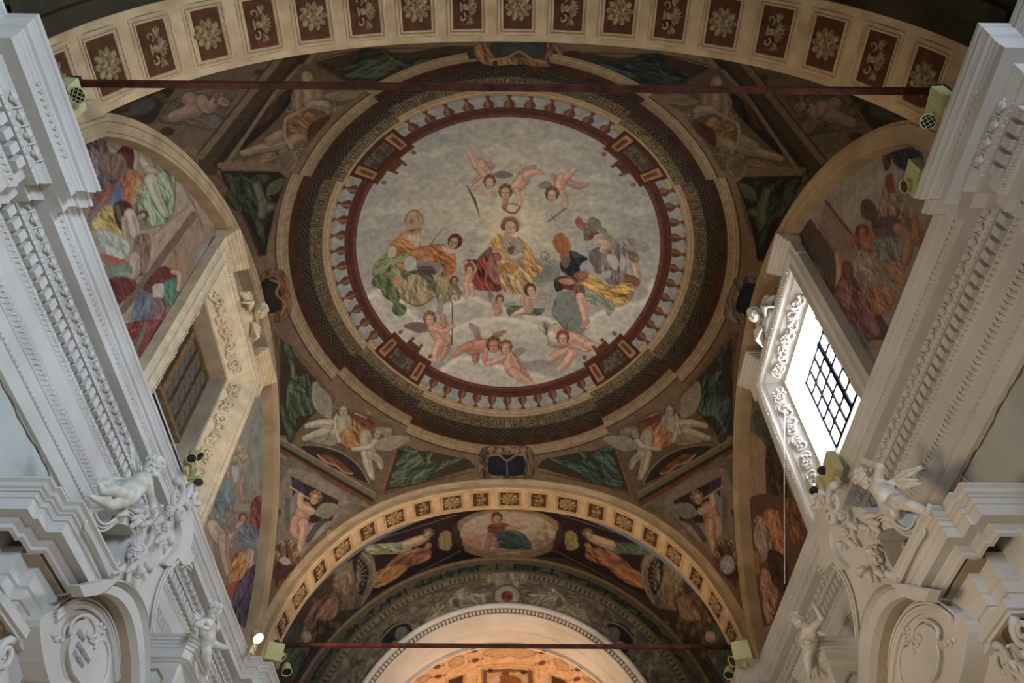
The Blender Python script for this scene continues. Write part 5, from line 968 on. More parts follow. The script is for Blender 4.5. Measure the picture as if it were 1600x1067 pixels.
ent_l = entablature('left', 'trim_6'); ent_r = entablature('right', 'trim_7')

# ---------------------------------------------------------------- clerestory windows
def scroll_relief(b, P0, P1, nrm, wdir, n, r, seed):
    """running acanthus scroll laid along a splayed band: spirals, leaves, fruit"""
    rg = np.random.default_rng(seed); P0, P1, nrm, wdir = map(lambda a: np.array(a, float), (P0, P1, nrm, wdir)); L = P1 - P0; ld = L / np.linalg.norm(L)
    for i in range(n):
        c = P0 + L * ((i + .5) / n); s = 1 if i % 2 else -1
        for q in (1, -1):
            pts = []
            for k in range(12):
                a = k * .62; rr = r * (1 - k / 13); pts.append(c + ld * (q * r * .75 + rr * math.cos(a) * .8 * -q) + wdir * (s * q * rr * math.sin(a)) + nrm * .012)
            b.tube(pts, [.006 + .02 * (1 - k / 13) for k in range(12)], 6)
            b.ball(pts[-1] + nrm * .012, .024, 6, 4)
        for k in range(12):
            a = rg.random() * 6.28; d = ld * math.cos(a) * 1.3 + wdir * math.sin(a) * .8; p = c + d * r * (.2 + .6 * rg.random()) + nrm * .012; e = ld * rg.normal() + wdir * rg.normal(); e = e / np.linalg.norm(e) * r
            b.tube([p, p + e * .3 + nrm * .016, p + e * .55], [.012, .028, .006], 5)
        for k in range(5): b.ball(c + ld * rg.normal() * .025 + wdir * rg.normal() * .025 + nrm * .02, .016 + .01 * rg.random(), 6, 4)
def cherub_parts(c, face, up, size, name, parent, mat):
    """winged child's head with curls"""
    c = np.array(c, float); f = np.array(face, float); f /= np.linalg.norm(f); u_ = np.array(up, float); u_ -= f * (u_ @ f); u_ /= np.linalg.norm(u_); s = np.cross(f, u_)
    b = MB(); M = np.stack([s, f, u_], 1); g = lambda x, y, z: c + size * (s * x + f * y + u_ * z)
    b.ball(c, (size * .82, size * .9, size * 1.02), 18, 14, M); b.ball(g(0, .25, -.35), (size * .62, size * .68, size * .6), 14, 10, M)
    for x in (-.42, .42): b.ball(g(x, .62, -.3), (size * .3, size * .28, size * .3), 10, 8, M); b.ball(g(x * .85, .78, .12), (size * .2, size * .1, size * .11), 8, 6, M)
    b.tube([g(0, .8, .3), g(0, 1.02, -.05), g(0, .98, -.2)], [size * .08, size * .13, size * .15], 8); b.ball(g(0, .88, -.5), (size * .22, size * .1, size * .06), 8, 5, M); b.ball(g(0, .8, -.75), size * .22, 8, 6)
    b.tube([g(-.5, .78, .34), g(-.3, .9, .4), g(-.12, .88, .32)], size * .06, 6); b.tube([g(.5, .78, .34), g(.3, .9, .4), g(.12, .88, .32)], size * .06, 6)
    h = b.obj(name, mat, parent, True); b = MB(); rg = np.random.default_rng(4)
    for i in range(46):
        a = rg.random() * 6.28; e = rg.uniform(.0, 1.35); d = np.array([math.cos(a) * math.cos(e), -.15 + math.sin(a) * math.cos(e) * .95, math.sin(e)]); 
        if d[1] > .2 and d[2] < .62: continue
        b.ball(g(d[0] * .9, d[1] * .95, d[2] * 1.05 + .05), size * (.2 + .1 * rg.random()), 6, 5)
    b.obj('curly_hair', mat, h, True); return h
M_SKYPANE = material('daylit_glass', (240, 244, 250), .4, (235, 240, 250), 2, 0, emit=(.86, .93, 1.0), es=62)
M_LEAD = material('dark_lead_bar', (22, 21, 22), .8, (14, 14, 15), 6, 0, spec=.0)
M_WARMLIT = material('lamp_warmed_stucco', (222, 204, 172), .75, (198, 176, 142), 5, .15, 50)  # white stucco copy with the warm lamp glow put into its colour
def window(side, name, st):
    sx = -1 if side == 'left' else 1; y0, y1, zt, zb = WY0, WY1, WZ1, 8.0
    root = MB(); prof = [(-.0, 4.62), (.0, 4.45), (.05, 4.42), (.07, 4.40), (.11, 4.405), (.12, 4.42), (.22, 4.425), (.24, 4.40), (.28, 4.39), (.31, 4.41), (.33, 4.44), (.36, 4.465)]
    rg = lambda pr: [[(sx * x, y0 + d, zb), (sx * x, y0 + d, zt - d), (sx * x, y1 - d, zt - d), (sx * x, y1 - d, zb)] for d, x in pr]
    root.loft(rg(prof)); o = root.obj(name, st, None, False, 'structure'); fixn(o)
    MB().loft(rg([(.36, 4.465), (.38, 4.475), (.60, 4.70), (.61, 4.69), (.65, 4.69), (.655, 4.72)])).obj('relief_band', st, o)
    MB().loft(rg([(.655, 4.72), (.655, 5.06)])).obj('window_reveal', M_TAN if sx < 0 else M_FRIEZE, o)
    # carved leaves on the splay: far jamb, head, near jamb
    b = MB(); k = 1 / math.sqrt(2)
    scroll_relief(b, (sx * 4.59, y1 - .49, 8.3), (sx * 4.59, y1 - .49, zt - .62), (-sx * k, -k, 0), (sx * k, -k, 0), 8, .125, 1)
    scroll_relief(b, (sx * 4.59, y0 + .62, zt - .49), (sx * 4.59, y1 - .62, zt - .49), (-sx * k, 0, -k), (sx * k, 0, -k), 5, .125, 2)
    scroll_relief(b, (sx * 4.59, y0 + .49, 8.3), (sx * 4.59, y0 + .49, zt - .62), (-sx * k, k, 0), (sx * k, k, 0), 6, .125, 3)
    b.obj('acanthus_relief', st, o, True, 'stuff')
    b = MB()      # beading along the outer moulding
    for d, x in ((.26, 4.385), (.09, 4.395)):
        for z in np.arange(8.3, zt - d, .055): b.ball((sx * x, y1 - d, z), (.014, .014, .02), 5, 3); b.ball((sx * x, y0 + d, z), (.014, .014, .02), 5, 3)
        for y in np.arange(y0 + d, y1 - d, .055): b.ball((sx * x, y, zt - d), (.014, .02, .014), 5, 3)
    b.obj('beading', st, o, True, 'stuff')
    # ears with little cornices, at the two upper corners
    for a, c in ((y0 - .02, y0 + .62), (y1 - .60, y1 + .10)):
        b = MB(); b.box((sx * 4.5, (a + c) / 2, zt - .12), (.08, (c - a) / 2, .17))
        for (h, d0, d1) in ((.05, .02, .0), (.04, .07, .0), (.05, .11, .0)): pass
        zz = zt + .03; 
        for hh, pr in ((.05, .03), (.045, .075), (.05, .12), (.05, .16)): b.box((sx * (4.5 - pr / 2), (a + c) / 2, zz + hh / 2), (.10 + pr / 2, (c - a) / 2 + pr * .3, hh / 2)); zz += hh
        b.obj('corner_cornice', st, o)
    # crest: scroll with a child's head
    b = MB(); yc = (y0 + y1) / 2
    for s in (-1, 1):
        pts = [(sx * (4.36 + .0 * q), yc + s * (.05 + .20 * (1 - q / 12) * math.cos(q * .6) + .12), zt + .02 + .20 * (1 - q / 12) * math.sin(q * .6) + .08) for q in range(12)]; b.tube(pts, [.055 * (1 - q / 14) for q in range(12)], 7)
        b.tube([(sx * 4.4, yc + s * .5, zt - .02), (sx * 4.36, yc + s * .34, zt + .08), (sx * 4.3, yc + s * .2, zt + .02)], [.03, .07, .04], 7)
        for q in range(4): b.tube([(sx * 4.3, yc + s * .12, zt - .02 - q * .02), (sx * (4.24), yc + s * (.26 + .03 * q), zt + .04 - q * .05), (sx * 4.34, yc + s * (.36 + .02 * q), zt - .06 - q * .05)], [.02, .035, .01], 5)
    b.box((sx * 4.46, yc, zt + .05), (.1, .22, .2)); b.obj('crest_scroll', st, o, True)
    hd = np.array([sx * 4.2, yc + .02, zt + .16]); cherub_parts(hd, (-sx * .55, -.65, -.55), (0, -.3, 1), .125, 'cherub_head', o, st)
    # sill slope
    MB().add([(sx * 4.72, y0 + .6, 9.15), (sx * 4.72, y1 - .6, 9.15), (sx * 5.06, y1 - .6, 9.74), (sx * 5.06, y0 + .6, 9.74)], [(0, 1, 2, 3)]).obj('sloping_sill', M_FRIEZE, o)
    ya, yb, za, zc = y0 + .655, y1 - .655, 9.74, zt - .655; X = 5.06
    if side == 'left':
        nc, nr = 5, 6; b0 = None; sw = (yb - ya) / nc; sh = (zc - za) / nr
        for i in range(nc):
            for j in range(nr):
                M = Matrix.Translation((sx * X, ya + sw * (i + .5), za + sh * (j + .5)))
                if b0 is None: b0 = MB().box((0, 0, 0), (.012, sw / 2 - .012, sh / 2 - .006)).obj('pane', M_BOARD, o); b0.matrix_basis = M
                else: c = b0.copy(); COL.objects.link(c); c.matrix_basis = M
        MB().box((sx * (X + .05), (ya + yb) / 2, (za + zc) / 2), (.01, (yb - ya) / 2, (zc - za) / 2)).obj('backing', M_ARCHLINE, o)
        for i in range(nc + 1): t = .06 if i == 2 else .014; MB().box((sx * (X - .035), ya + sw * i, (za + zc) / 2), (.035, t if i not in (0, nc) else .03, (zc - za) / 2)).obj('mullion', M_WOOD, o)
        for z in (za + .03, zc - .02): MB().box((sx * (X - .04), (ya + yb) / 2, z), (.04, (yb - ya) / 2, .035)).obj('frame_rail', M_WOOD, o)
    else:
        nc, nr = 6, 5; sw = (yb - ya) / nc; sh = (zc - za) / nr; p0 = None
        for i in range(nc):
            for j in range(nr):
                M = Matrix.Translation((sx * X, ya + sw * (i + .5), za + sh * (j + .5)))
                if p0 is None: p0 = MB().box((0, 0, 0), (.004, sw / 2 - .006, sh / 2 - .006)).obj('pane', M_SKYPANE, o); p0.matrix_basis = M
                else: c = p0.copy(); COL.objects.link(c); c.matrix_basis = M
        for i in range(nc + 1): MB().box((sx * (X - .015), ya + sw * i, (za + zc) / 2), (.02, .045 if i == 3 else .02, (zc - za) / 2)).obj('mullion', M_LEAD, o)
        for j in range(nr + 1): MB().box((sx * (X - .012), (ya + yb) / 2, za + sh * j), (.014, (yb - ya) / 2, .02)).obj('glazing_bar', M_LEAD, o)
        MB().box((sx * (X + .06), (ya + yb) / 2, (za + zc) / 2), (.02, (yb - ya) / 2 + .1, (zc - za) / 2 + .1)).obj('outer_blind', M_STUCCO, o)
    return o
window('left', 'window_1', M_WARMLIT); window('right', 'window_2', M_STUCCO)

# ---------------------------------------------------------------- iron tie rods
for nm, y, lab in (('tie_rod', 2.6, 'long rusty iron tie rod spanning below the near coffered arch'), ('tie_rod', 12.8, 'dark iron tie rod spanning the foot of the far coffered arch')):
    r = empty(nm, (0, y, 9.06)); MB().box((0, y, 9.06), (4.36 if y < 5 else 4.22, .03, .03)).obj('rod_bar', M_IRON, r)
    for s in (-1, 1): MB().box((s * (4.30 if y < 5 else 4.17), y, 9.06), (.05, .05, .07)).obj('anchor_wedge', M_IRON, r)
    tag(r, lab, 'tie rod', 'iron tie rods between the cornices')
# ---------------------------------------------------------------- side altars standing against the lower walls
def sweep_path(b, path, prof, sx, close_end=True):
    """path: list of (x,y) wall lines (positive x side), prof: (projection, z); mitred corners"""
    n = len(path); nm = []
    for i in range(n - 1):
        d = np.array(path[i + 1]) - np.array(path[i]); d = d / np.linalg.norm(d); nm.append(np.array([-d[1], d[0]]))
    rings = []
    for p, z in prof:
        r = []
        for i in range(n):
            a = nm[max(i - 1, 0)]; c = nm[min(i, n - 2)]; m = (a + c) / (1 + a @ c); q = np.array(path[i]) + m * p; r.append((sx * q[0], q[1], z))
        rings.append(r)
    b.loft(rings)
def Lp(px, py, x): 
    p = at(px, py, x=-x); return np.array([x, p[1], p[2]])          # mirrored to positive x, multiplied by sx later
def S(sx, pts): return [(sx * p[0], p[1], p[2]) for p in pts]
def spiral(c, r, turns, n, a0, s=1, x=None):
    out = []
    for i in range(n):
        q = i / (n - 1); a = a0 + s * turns * 2 * math.pi * q; rr = r * (1 - q) ** .8 + .012; out.append(np.array([c[0], c[1] + rr * math.cos(a), c[2] + rr * math.sin(a)]))
    return out
def curve_prism(b, px_pts, x0, x1, sx, sm=True):
    q = smooth(px_pts, 4, True) if sm else np.array(px_pts, float); P_ = [Lp(u, v, x0) for u, v in q]; b.prism(S(sx, P_), (sx * (x1 - x0), 0, 0))
def moulded(b, pts, sx, r, offs, x):
    """parallel round fillets following a curve drawn on plane x"""
    q = np.array([Lp(u, v, x) for u, v in smooth(pts, 5)]); T = np.gradient(q, axis=0); T /= np.linalg.norm(T, axis=1)[:, None]; N = np.stack([0 * T[:, 0], -T[:, 2], T[:, 1]], 1)
    for o, dx, rr in offs: b.tube(S(sx, q + N * o + np.array([dx, 0, 0])), rr, 6)
M_GREYST = material('shade_grey_stucco', (168, 170, 174), .8, (146, 148, 152), 12, .05)  # shadow of the raised letters put into a darker stucco grey
def altar(side, st, label):
    sx = -1 if side == 'left' else 1
    root = empty('side_altar', (sx * 4.0, 6.3, 0)); part = lambda b, n, m=st, s=False, k=None, p=root: b.obj(n, m, p, s, k)
    # main cornice with its broken steps
    path = [(4.40, 4.70), (3.78, 4.70), (3.78, 4.82), (3.74, 4.82), (3.74, 4.98), (3.62, 4.98), (3.62, 5.72)]
    prof = [(-.3, 5.60), (.235, 5.60), (.235, 5.585), (.205, 5.57), (.19, 5.545), (.165, 5.535), (.165, 5.52), (.145, 5.515), (.135, 5.495), (.135, 5.48), (.12, 5.475), (.12, 5.375), (.02, 5.385), (.02, 5.365), (.0, 5.35), (-.02, 5.34), (-.02, 5.31), (-.05, 5.30)]
    b = MB(); sweep_path(b, path, prof, sx)
    o = part(b, 'cornice'); fixn(o)
    path2 = [(4.40, 5.02), (3.84, 5.02), (3.84, 5.20), (3.76, 5.20), (3.76, 5.62), (3.86, 5.62), (3.86, 5.9), (4.3, 5.9)]
    b = MB(); sweep_path(b, path2, [(-.0, 5.36), (-.0, 5.12), (.03, 5.12), (.03, 5.095), (.01, 5.08), (.01, 4.99), (-.01, 4.985), (-.01, 4.90), (-.03, 4.895), (-.03, 4.80), (-.2, 4.80)], sx); fixn(part(b, 'frieze'))
    b = MB(); b.box((sx * 4.0, 5.45, 5.33), (.3, .42, .04)); part(b, 'soffit_slab', M_TAN)
    b = MB(); b.box((sx * 3.97, 5.35, 5.28), (.06, .30, .03)); b.box((sx * 3.97, 5.35, 5.27), (.05, .24, .03)); part(b, 'soffit_panel', M_TAN)
    # big broken arch over the niche
    outer = [(165, 917), (183, 907), (203, 910), (220, 928), (231, 957), (236, 990), (237, 1030), (236, 1075)]; inner = [(132, 931), (158, 925), (188, 934), (206, 957), (216, 990), (221, 1030), (222, 1075)]
    Q0 = smooth(outer, 5); Q1 = smooth(inner, 5); n = 36; r0 = np.array([[np.interp(t, np.linspace(0, 1, len(Q0)), Q0[:, k]) for k in (0, 1)] for t in np.linspace(0, 1, n)]); r1 = np.array([[np.interp(t, np.linspace(0, 1, len(Q1)), Q1[:, k]) for k in (0, 1)] for t in np.linspace(0, 1, n)])
    A0 = np.array([Lp(u, v, 3.42) for u, v in r0]); A1 = np.array([Lp(u, v, 3.42) for u, v in r1]); rings = []
    for k, dx in ((0, .7), (0, .02), (.12, 0), (.16, .03), (.24, .03), (.28, .0), (.34, .04), (.42, .04), (.46, .02), (1.0, .02), (1.0, .10)): rings.append(S(sx, A0 + (A1 - A0) * k + np.array([dx, 0, 0])))
    b = MB(); b.loft(rings); a_ = part(b, 'broken_arch'); b = MB(); b.loft([S(sx, A1 + np.array([.1, 0, 0])), S(sx, A1 + np.array([.24, 0, 0]))]); part(b, 'arch_soffit', M_TAN)
    MB().prism(S(sx, [Lp(u, v, 3.40) for u, v in ((124, 915), (150, 911), (168, 905), (186, 906), (172, 918), (158, 928), (132, 933))]), (sx * .1, 0, 0)).obj('arch_foot', st, root)
    # niche tympanum with inscription cartouche
    tym = [(62, 980), (80, 955), (105, 940), (130, 937), (152, 948), (168, 968), (178, 1000), (184, 1040), (186, 1085), (90, 1085)]
    b = MB(); curve_prism(b, tym, 3.65, 4.1, sx); ty = part(b, 'tympanum')
    b = MB(); moulded(b, [(84, 962), (105, 945), (130, 941), (152, 952), (168, 975), (178, 1010), (183, 1060)], sx, .02, [(0, -.02, .016), (.03, -.03, .012), (-.035, -.015, .022), (.06, -.01, .01)], 3.65); part(b, 'inner_arch_moulding')
    b = MB(); curve_prism(b, [(110, 992), (118, 975), (134, 968), (146, 978), (150, 1000), (166, 1008), (170, 1030), (166, 1060), (150, 1080), (120, 1060), (108, 1025)], 3.61, 3.66, sx); ca = part(b, 'cartouche', st, False, None, root)
    b = MB()
    for pts, rr in (([(110, 992), (111, 976), (122, 964), (136, 962), (147, 974), (150, 990), (142, 996), (137, 990), (142, 984)], .016), ([(148, 1014), (152, 1002), (162, 999), (169, 1010), (171, 1030), (167, 1056), (158, 1072)], .016), ([(112, 998), (108, 1015), (110, 1035), (114, 1050), (120, 1058)], .010), ([(140, 1000), (148, 1004), (156, 984)], .012)):
        b.tube(S(sx, [Lp(u, v, 3.60) for u, v in smooth(pts, 4)]), rr, 6)
    for u, v in ((84, 992), (92, 996), (97, 1000), (88, 999), (157, 976), (163, 980), (161, 988)): b.ball(S(sx, [Lp(u, v, 3.64)])[0], .022, 6, 4)
    part(b, 'scroll_border', st, True)
    if side == 'left':
        for k, (tx, u, v) in enumerate((('DIAM', 121, 989), ('CANDIDAM', 119, 1007), ('FVNDAM', 114, 1021))):
            cu = bpy.data.curves.new('t', 'FONT'); cu.body = tx; cu.size = .058; cu.extrude = .006; cu.resolution_u = 2; to = bpy.data.objects.new('t', cu); COL.objects.link(to)
            bpy.context.view_layer.update(); me = bpy.data.meshes.new_from_object(to.evaluated_get(bpy.context.evaluated_depsgraph_get())); bpy.data.objects.remove(to)
            p = at(u, v, x=-3.60); lo = bpy.data.objects.new('inscription_line', me); COL.objects.link(lo); lo.parent = root; me.materials.append(M_GREYST); lo.matrix_world = frame_m(p, (0, 1, 0), (0, 0, 1), (1, 0, 0)); lo.matrix_parent_inverse = Matrix.Translation(-root.location); lo.matrix_basis = frame_m(p, (0, 1, 0), (0, 0, 1), (1, 0, 0))
    # pediment: curved shield between scrolls
    b = MB(); curve_prism(b, [(166, 916), (192, 862), (206, 832), (216, 800), (238, 786), (262, 792), (284, 812), (290, 842), (284, 868), (266, 884), (252, 905), (243, 935), (237, 985), (228, 950), (214, 922), (198, 908), (180, 907)], 3.52, 3.75, sx); pd = part(b, 'pediment_shield')
    b = MB(); curve_prism(b, [(137, 800), (146, 808), (160, 815), (176, 806), (192, 795), (206, 800), (214, 818), (212, 836), (205, 828), (196, 820), (180, 818), (164, 826), (148, 843), (140, 836), (130, 822), (134, 806)], 3.46, 3.9, sx); part(b, 'pediment_scroll')
    b = MB(); moulded(b, [(142, 798), (147, 812), (157, 819), (170, 814), (184, 801), (196, 794), (208, 802), (216, 818), (218, 832)], sx, .02, [(0, -.03, .014), (-.03, -.02, .010), (-.055, -.01, .012)], 3.46)
    moulded(b, [(138, 800), (128, 824), (142, 850), (168, 906)], sx, .02, [(.01, -.02, .012), (.04, -.01, .009)], 3.44)
    moulded(b, [(296, 800), (297, 820), (292, 848), (288, 858), (298, 868), (302, 873)], sx, .02, [(0, -.02, .014), (-.05, -.02, .012), (-.1, -.01, .018), (-.14, -.01, .01)], 3.5)
    moulded(b, [(280, 872), (262, 890), (248, 920), (240, 955), (236, 990)], sx, .02, [(0, -.02, .012), (.03, -.01, .009), (-.03, -.01, .012)], 3.5); part(b, 'pediment_moulding', st, True, 'stuff')
    b = MB(); curve_prism(b, [(282, 806), (296, 792), (302, 812), (302, 840), (297, 860), (304, 872), (290, 884), (278, 872), (270, 884), (258, 880), (276, 860), (284, 836)], 3.46, 3.85, sx); part(b, 'side_console')
    b = MB(); b.box((sx * 3.93, 5.95, 5.84), (.02, .34, .2)); part(b, 'recess_back', M_TAN)
    b = MB(); rg = np.random.default_rng(8); q0 = [Lp(u, v, 3.74) for u, v in ((150, 858), (172, 838), (188, 832), (176, 852), (160, 862))]; cc = np.mean(q0, 0)
    for i in range(70): w_ = rg.dirichlet((1, 1, 1, 1, 1)); p = sum(q0[k] * w_[k] for k in range(5)); p = cc + (p - cc) * 1.7; b.ball((sx * (3.76 - .05 * rg.random()), p[1], p[2]), .028 + .012 * rg.random(), 6, 4)
    part(b, 'grape_cluster', st, True, 'stuff')
    # cherub on the shield, small crest heads, upper volutes and leaves
    h = at(213, 863, x=-3.44); h[0] = sx * 3.46; cherub_parts(h, (-sx * .5, -.6, -.7), (0, -.2, 1), .085, 'cherub_face', root, st)
    for u, v, r in ((268, 800, .05), (262, 824, .05)): h = at(u, v, x=-3.36); h[0] = sx * 3.38; cherub_parts(h, (-sx * .5, -.6, -.7), (0, -.2, 1), r, 'small_cherub', root, st)
    b = MB()
    for (u, v, r, s, a0) in ((276, 776, .15, -1, 2.6), (283, 800, .11, 1, 1.2), (294, 785, .10, 1, .4)): c = Lp(u, v, 3.40); b.tube(S(sx, spiral(c, r, 1.3, 20, a0, s)), [.045 - .0015 * i for i in range(20)], 8)
    for u, v, du, dv in ((288, 770, 10, -12), (296, 776, 10, -8), (300, 786, 10, 2), (250, 806, -8, 12), (232, 812, -10, 8), (220, 806, -12, 4), (226, 800, -14, -2), (214, 808, -8, 14), (196, 800, -12, 4), (262, 840, 4, 10), (250, 836, -6, 10), (205, 880, -6, 12), (216, 884, 0, 16), (190, 886, -12, 8), (226, 880, 8, 12)):
        p0, p1 = Lp(u, v, 3.44), Lp(u + du, v + dv, 3.42); b.tube(S(sx, [p0, (p0 + p1) / 2 + np.array([-.03, 0, 0]), p1]), [.022, .04, .026], 7); b.ball(S(sx, [p1])[0], .028, 7, 5)
    part(b, 'acanthus_leaves', st, True, 'stuff')
    b = MB(); curve_prism(b, [(150, 880), (185, 868), (216, 905), (214, 935), (180, 915), (150, 925)], 3.66, 3.9, sx, False); curve_prism(b, [(140, 900), (200, 893), (218, 918), (190, 928), (140, 932)], 3.58, 3.68, sx, False); part(b, 'pediment_core')
    # far pedestal with cornice
    path3 = [(4.40, 7.78), (3.52, 7.78), (3.46, 7.86), (3.46, 8.5)]
    prof3 = [(-.4, 6.22), (.09, 6.22), (.09, 6.20), (.065, 6.185), (.065, 6.16), (.045, 6.155), (.045, 6.13), (.02, 6.12), (.02, 6.09), (.0, 6.085), (.0, 5.99), (-.03, 5.985), (-.05, 5.97), (-.08, 5.96), (-.08, 4.6)]
    b = MB(); sweep_path(b, path3, prof3, sx); fixn(part(b, 'far_pedestal'))
    b = MB(); b.tube([(sx * 4.1, 7.84, 5.88), (sx * 3.75, 7.84, 5.88), (sx * 3.66, 7.84, 5.78), (sx * 3.66, 7.84, 5.2)], .012, 5); part(b, 'pedestal_panel', M_TAN)
    # column capital at the near corner
    b = MB(); c0 = np.array([3.86, 5.02, 4.50])
    b.box((sx * 3.9, 5.12, 4.80), (.24, .24, .035)); b.box((sx * 3.9, 5.12, 4.76), (.21, .21, .02)); part(b, 'abacus')
    b = MB()
    for (dx, dy) in ((-.19, -.19), (-.19, .19), (.12, -.19)): b.tube([(sx * (3.9 + dx + (p[0] - 0) * .0), 5.12 + dy + p[1], p[2]) for p in [np.array([0, q[1], q[2]]) for q in spiral((0, 0, 4.60), .10, 1.6, 22, 1.6, 1 if dy > 0 else -1)]], [.034 - .001 * i for i in range(22)], 7)
    for i in range(12):
        a = i * math.pi / 6; d = np.array([math.cos(a), math.sin(a)]); b.tube([(sx * (3.9 + .15 * d[0]), 5.12 + .15 * d[1], 4.28), (sx * (3.9 + .2 * d[0]), 5.12 + .2 * d[1], 4.46), (sx * (3.9 + .27 * d[0]), 5.12 + .27 * d[1], 4.47), (sx * (3.9 + .25 * d[0]), 5.12 + .25 * d[1], 4.41)], [.05, .05, .03, .01], 6)
        b.tube([(sx * (3.9 + .13 * d[0]), 5.12 + .13 * d[1], 4.45), (sx * (3.9 + .17 * d[0]), 5.12 + .17 * d[1], 4.62), (sx * (3.9 + .23 * d[0]), 5.12 + .23 * d[1], 4.60)], [.04, .035, .01], 6)
    part(b, 'capital_leaves', st, True); b = MB(); b.tube([(sx * 3.9, 5.12, 0.6), (sx * 3.9, 5.12, 4.3), (sx * 3.9, 5.12, 4.74)], [.19, .155, .18], 24); part(b, 'column', M_MARBLE, True)
    b = MB(); b.box((sx * 4.13, 6.5, 2.3), (.14, 1.55, 2.3)); b.box((sx * 3.95, 5.5, 4.65), (.1, .35, .2)); b.box((sx * 4.12, 6.3, 5.0), (.13, 1.6, .5)); part(b, 'altar_back', st)
    tag(root, label, 'altar', 'white stucco altars against the side walls'); root.pop('group', None) if False else None
    return root
altar('left', M_STUCCO, 'brightly lit white stucco altar with scrolled pediment below the shuttered window')
altar('right', M_STUCCO, 'shaded stucco altar with scrolled pediment below the bright window')

# ---------------------------------------------------------------- stucco putti, each one continuous body
def meta_mesh(name, elems, res):
    mb = bpy.data.metaballs.new(name); mb.resolution = res; mb.render_resolution = res; mb.threshold = .35
    o = bpy.data.objects.new(name, mb); COL.objects.link(o)
    for e in elems:
        c, r = e[0], e[1]; el = mb.elements.new(type='ELLIPSOID' if len(e) > 2 else 'BALL'); el.co = c; el.radius = r; el.stiffness = 2.
        if len(e) > 2: el.size_x, el.size_y, el.size_z = e[2]; el.rotation = e[3]
    bpy.context.view_layer.update(); me = bpy.data.meshes.new_from_object(o.evaluated_get(bpy.context.evaluated_depsgraph_get())); bpy.data.objects.remove(o); bpy.data.metaballs.remove(mb); return me
K = 1.33          # ball field radius for a surface at radius 1
def chain(E, pts, rs, step=.35):
    for (a, ra), (b, rb) in zip(zip(pts[:-1], rs[:-1]), zip(pts[1:], rs[1:])):
        a, b = np.array(a, float), np.array(b, float); L = np.linalg.norm(b - a); n = max(2, int(L / (min(ra, rb) * step)) + 1)
        for i in range(n): t = i / n; E.append((tuple(a + (b - a) * t), (ra + (rb - ra) * t) * K))
    E.append((tuple(pts[-1]), rs[-1] * K))
def putto(J, s, label, group=None, mat=None):
    """J: joints in room space; s: head radius"""
    mat = mat or M_STATUE; v = lambda k: np.array(J[k], float)
    hip = v('hip'); root = empty('putto_statue', tuple(hip)); E = []
    neck, chest = v('neck'), v('chest'); f = np.array(J['face'], float); f /= np.linalg.norm(f); up = v('head') - neck; up /= np.linalg.norm(up); up -= f * (up @ f); up /= np.linalg.norm(up); sd = np.cross(f, up)
    chain(E, [neck + (v('head') - neck) * .3, neck, chest, (chest + hip) / 2, hip], [s * .42, s * .5, s * .92, s * .98, s * .98], .3)
    bel = (chest * .4 + hip * .6) + np.array(J.get('front', f)) * s * .35; E.append((tuple(bel), s * .9 * K))
    side = np.cross(hip - chest, np.array(J.get('front', f), float)); side /= np.linalg.norm(side)
    for q in (-1, 1): E.append((tuple(hip + side * q * s * .45), s * .75 * K))
    for k in ('armL', 'armR'):
        if k in J:
            p = [np.array(q, float) for q in J[k]]; chain(E, [chest + (p[0] - chest) * .3] + p, [s * .5, s * .46, s * .36, s * .24][:len(p) + 1], .35)
            h = p[-1]; d = (p[-1] - p[-2]); d /= np.linalg.norm(d); n1 = np.cross(d, f); n1 /= np.linalg.norm(n1) + 1e-6; n2 = np.cross(d, n1)
            chain(E, [h, h + d * s * .32], [s * .25, s * .24], .3)
            for i, (o, L) in enumerate(((-.2, .42), (-.07, .5), (.07, .48), (.2, .38))):
                b0 = h + d * s * .42 + n1 * s * o; chain(E, [b0, b0 + d * s * L * .6 + n2 * s * .05, b0 + d * s * L + n2 * s * .2], [s * .085, s * .075, s * .065], .5)
            b0 = h + d * s * .1 + n1 * s * -.24; chain(E, [b0, b0 + d * s * .2 - n1 * s * .2, b0 + d * s * .38 - n1 * s * .22], [s * .095, s * .085, s * .07], .5)
    for k in ('legL', 'legR'):
        if k in J:
            p = [np.array(q, float) for q in J[k]]; chain(E, p, [s * .68, s * .48, s * .3], .3)
            m = p[1] + (p[2] - p[1]) * .35; E.append((tuple(m), s * .46 * K)); ft = np.array(J.get('foot' + k[-1], f), float); ft /= np.linalg.norm(ft)
            chain(E, [p[2], p[2] + ft * s * .45, p[2] + ft * s * .8], [s * .27, s * .24, s * .16], .3); sd2 = np.cross(ft, (0, 0, 1.)); sd2 /= np.linalg.norm(sd2) + 1e-6
            for i in range(5): E.append((tuple(p[2] + ft * s * (.92 - .05 * i) + sd2 * s * (.16 - .08 * i)), s * (.1 - .01 * i) * K))
    me = meta_mesh('Putto', E, s * .13); me.materials.append(mat); me.polygons.foreach_set('use_smooth', [True] * len(me.polygons))
    o = bpy.data.objects.new('body', me); link(o, root); o.matrix_parent_inverse = Matrix.Translation(-root.location)
    cherub_parts(v('head'), f, up, s, 'head', root, mat)
    for k, W_ in enumerate(J.get('wings', ())):
        b = MB(); a, e, w_ = np.array(W_[0], float), np.array(W_[1], float), np.array(W_[2], float); L = e - a
        for i in range(9): t = i / 8; p0 = a + L * (.05 + .5 * t); p1 = a + L * (.25 + .75 * t) + w_ * (1 - .55 * t); b.tube([p0, (p0 + p1) / 2 + f * s * .08, p1], [s * .14, s * .17, s * .05], 6)
        b.tube([a, a + L * .4 - w_ * .12, e], [s * .22, s * .24, s * .08], 7); b.obj('wing', mat, root, True)
    tag(root, label, 'statue', group or 'stucco putti on the side altars'); return root
def q(px, py, x): 
    p = at(px, py, x=x); return p
f_l = (.45, -.45, -.75)
x = -3.42
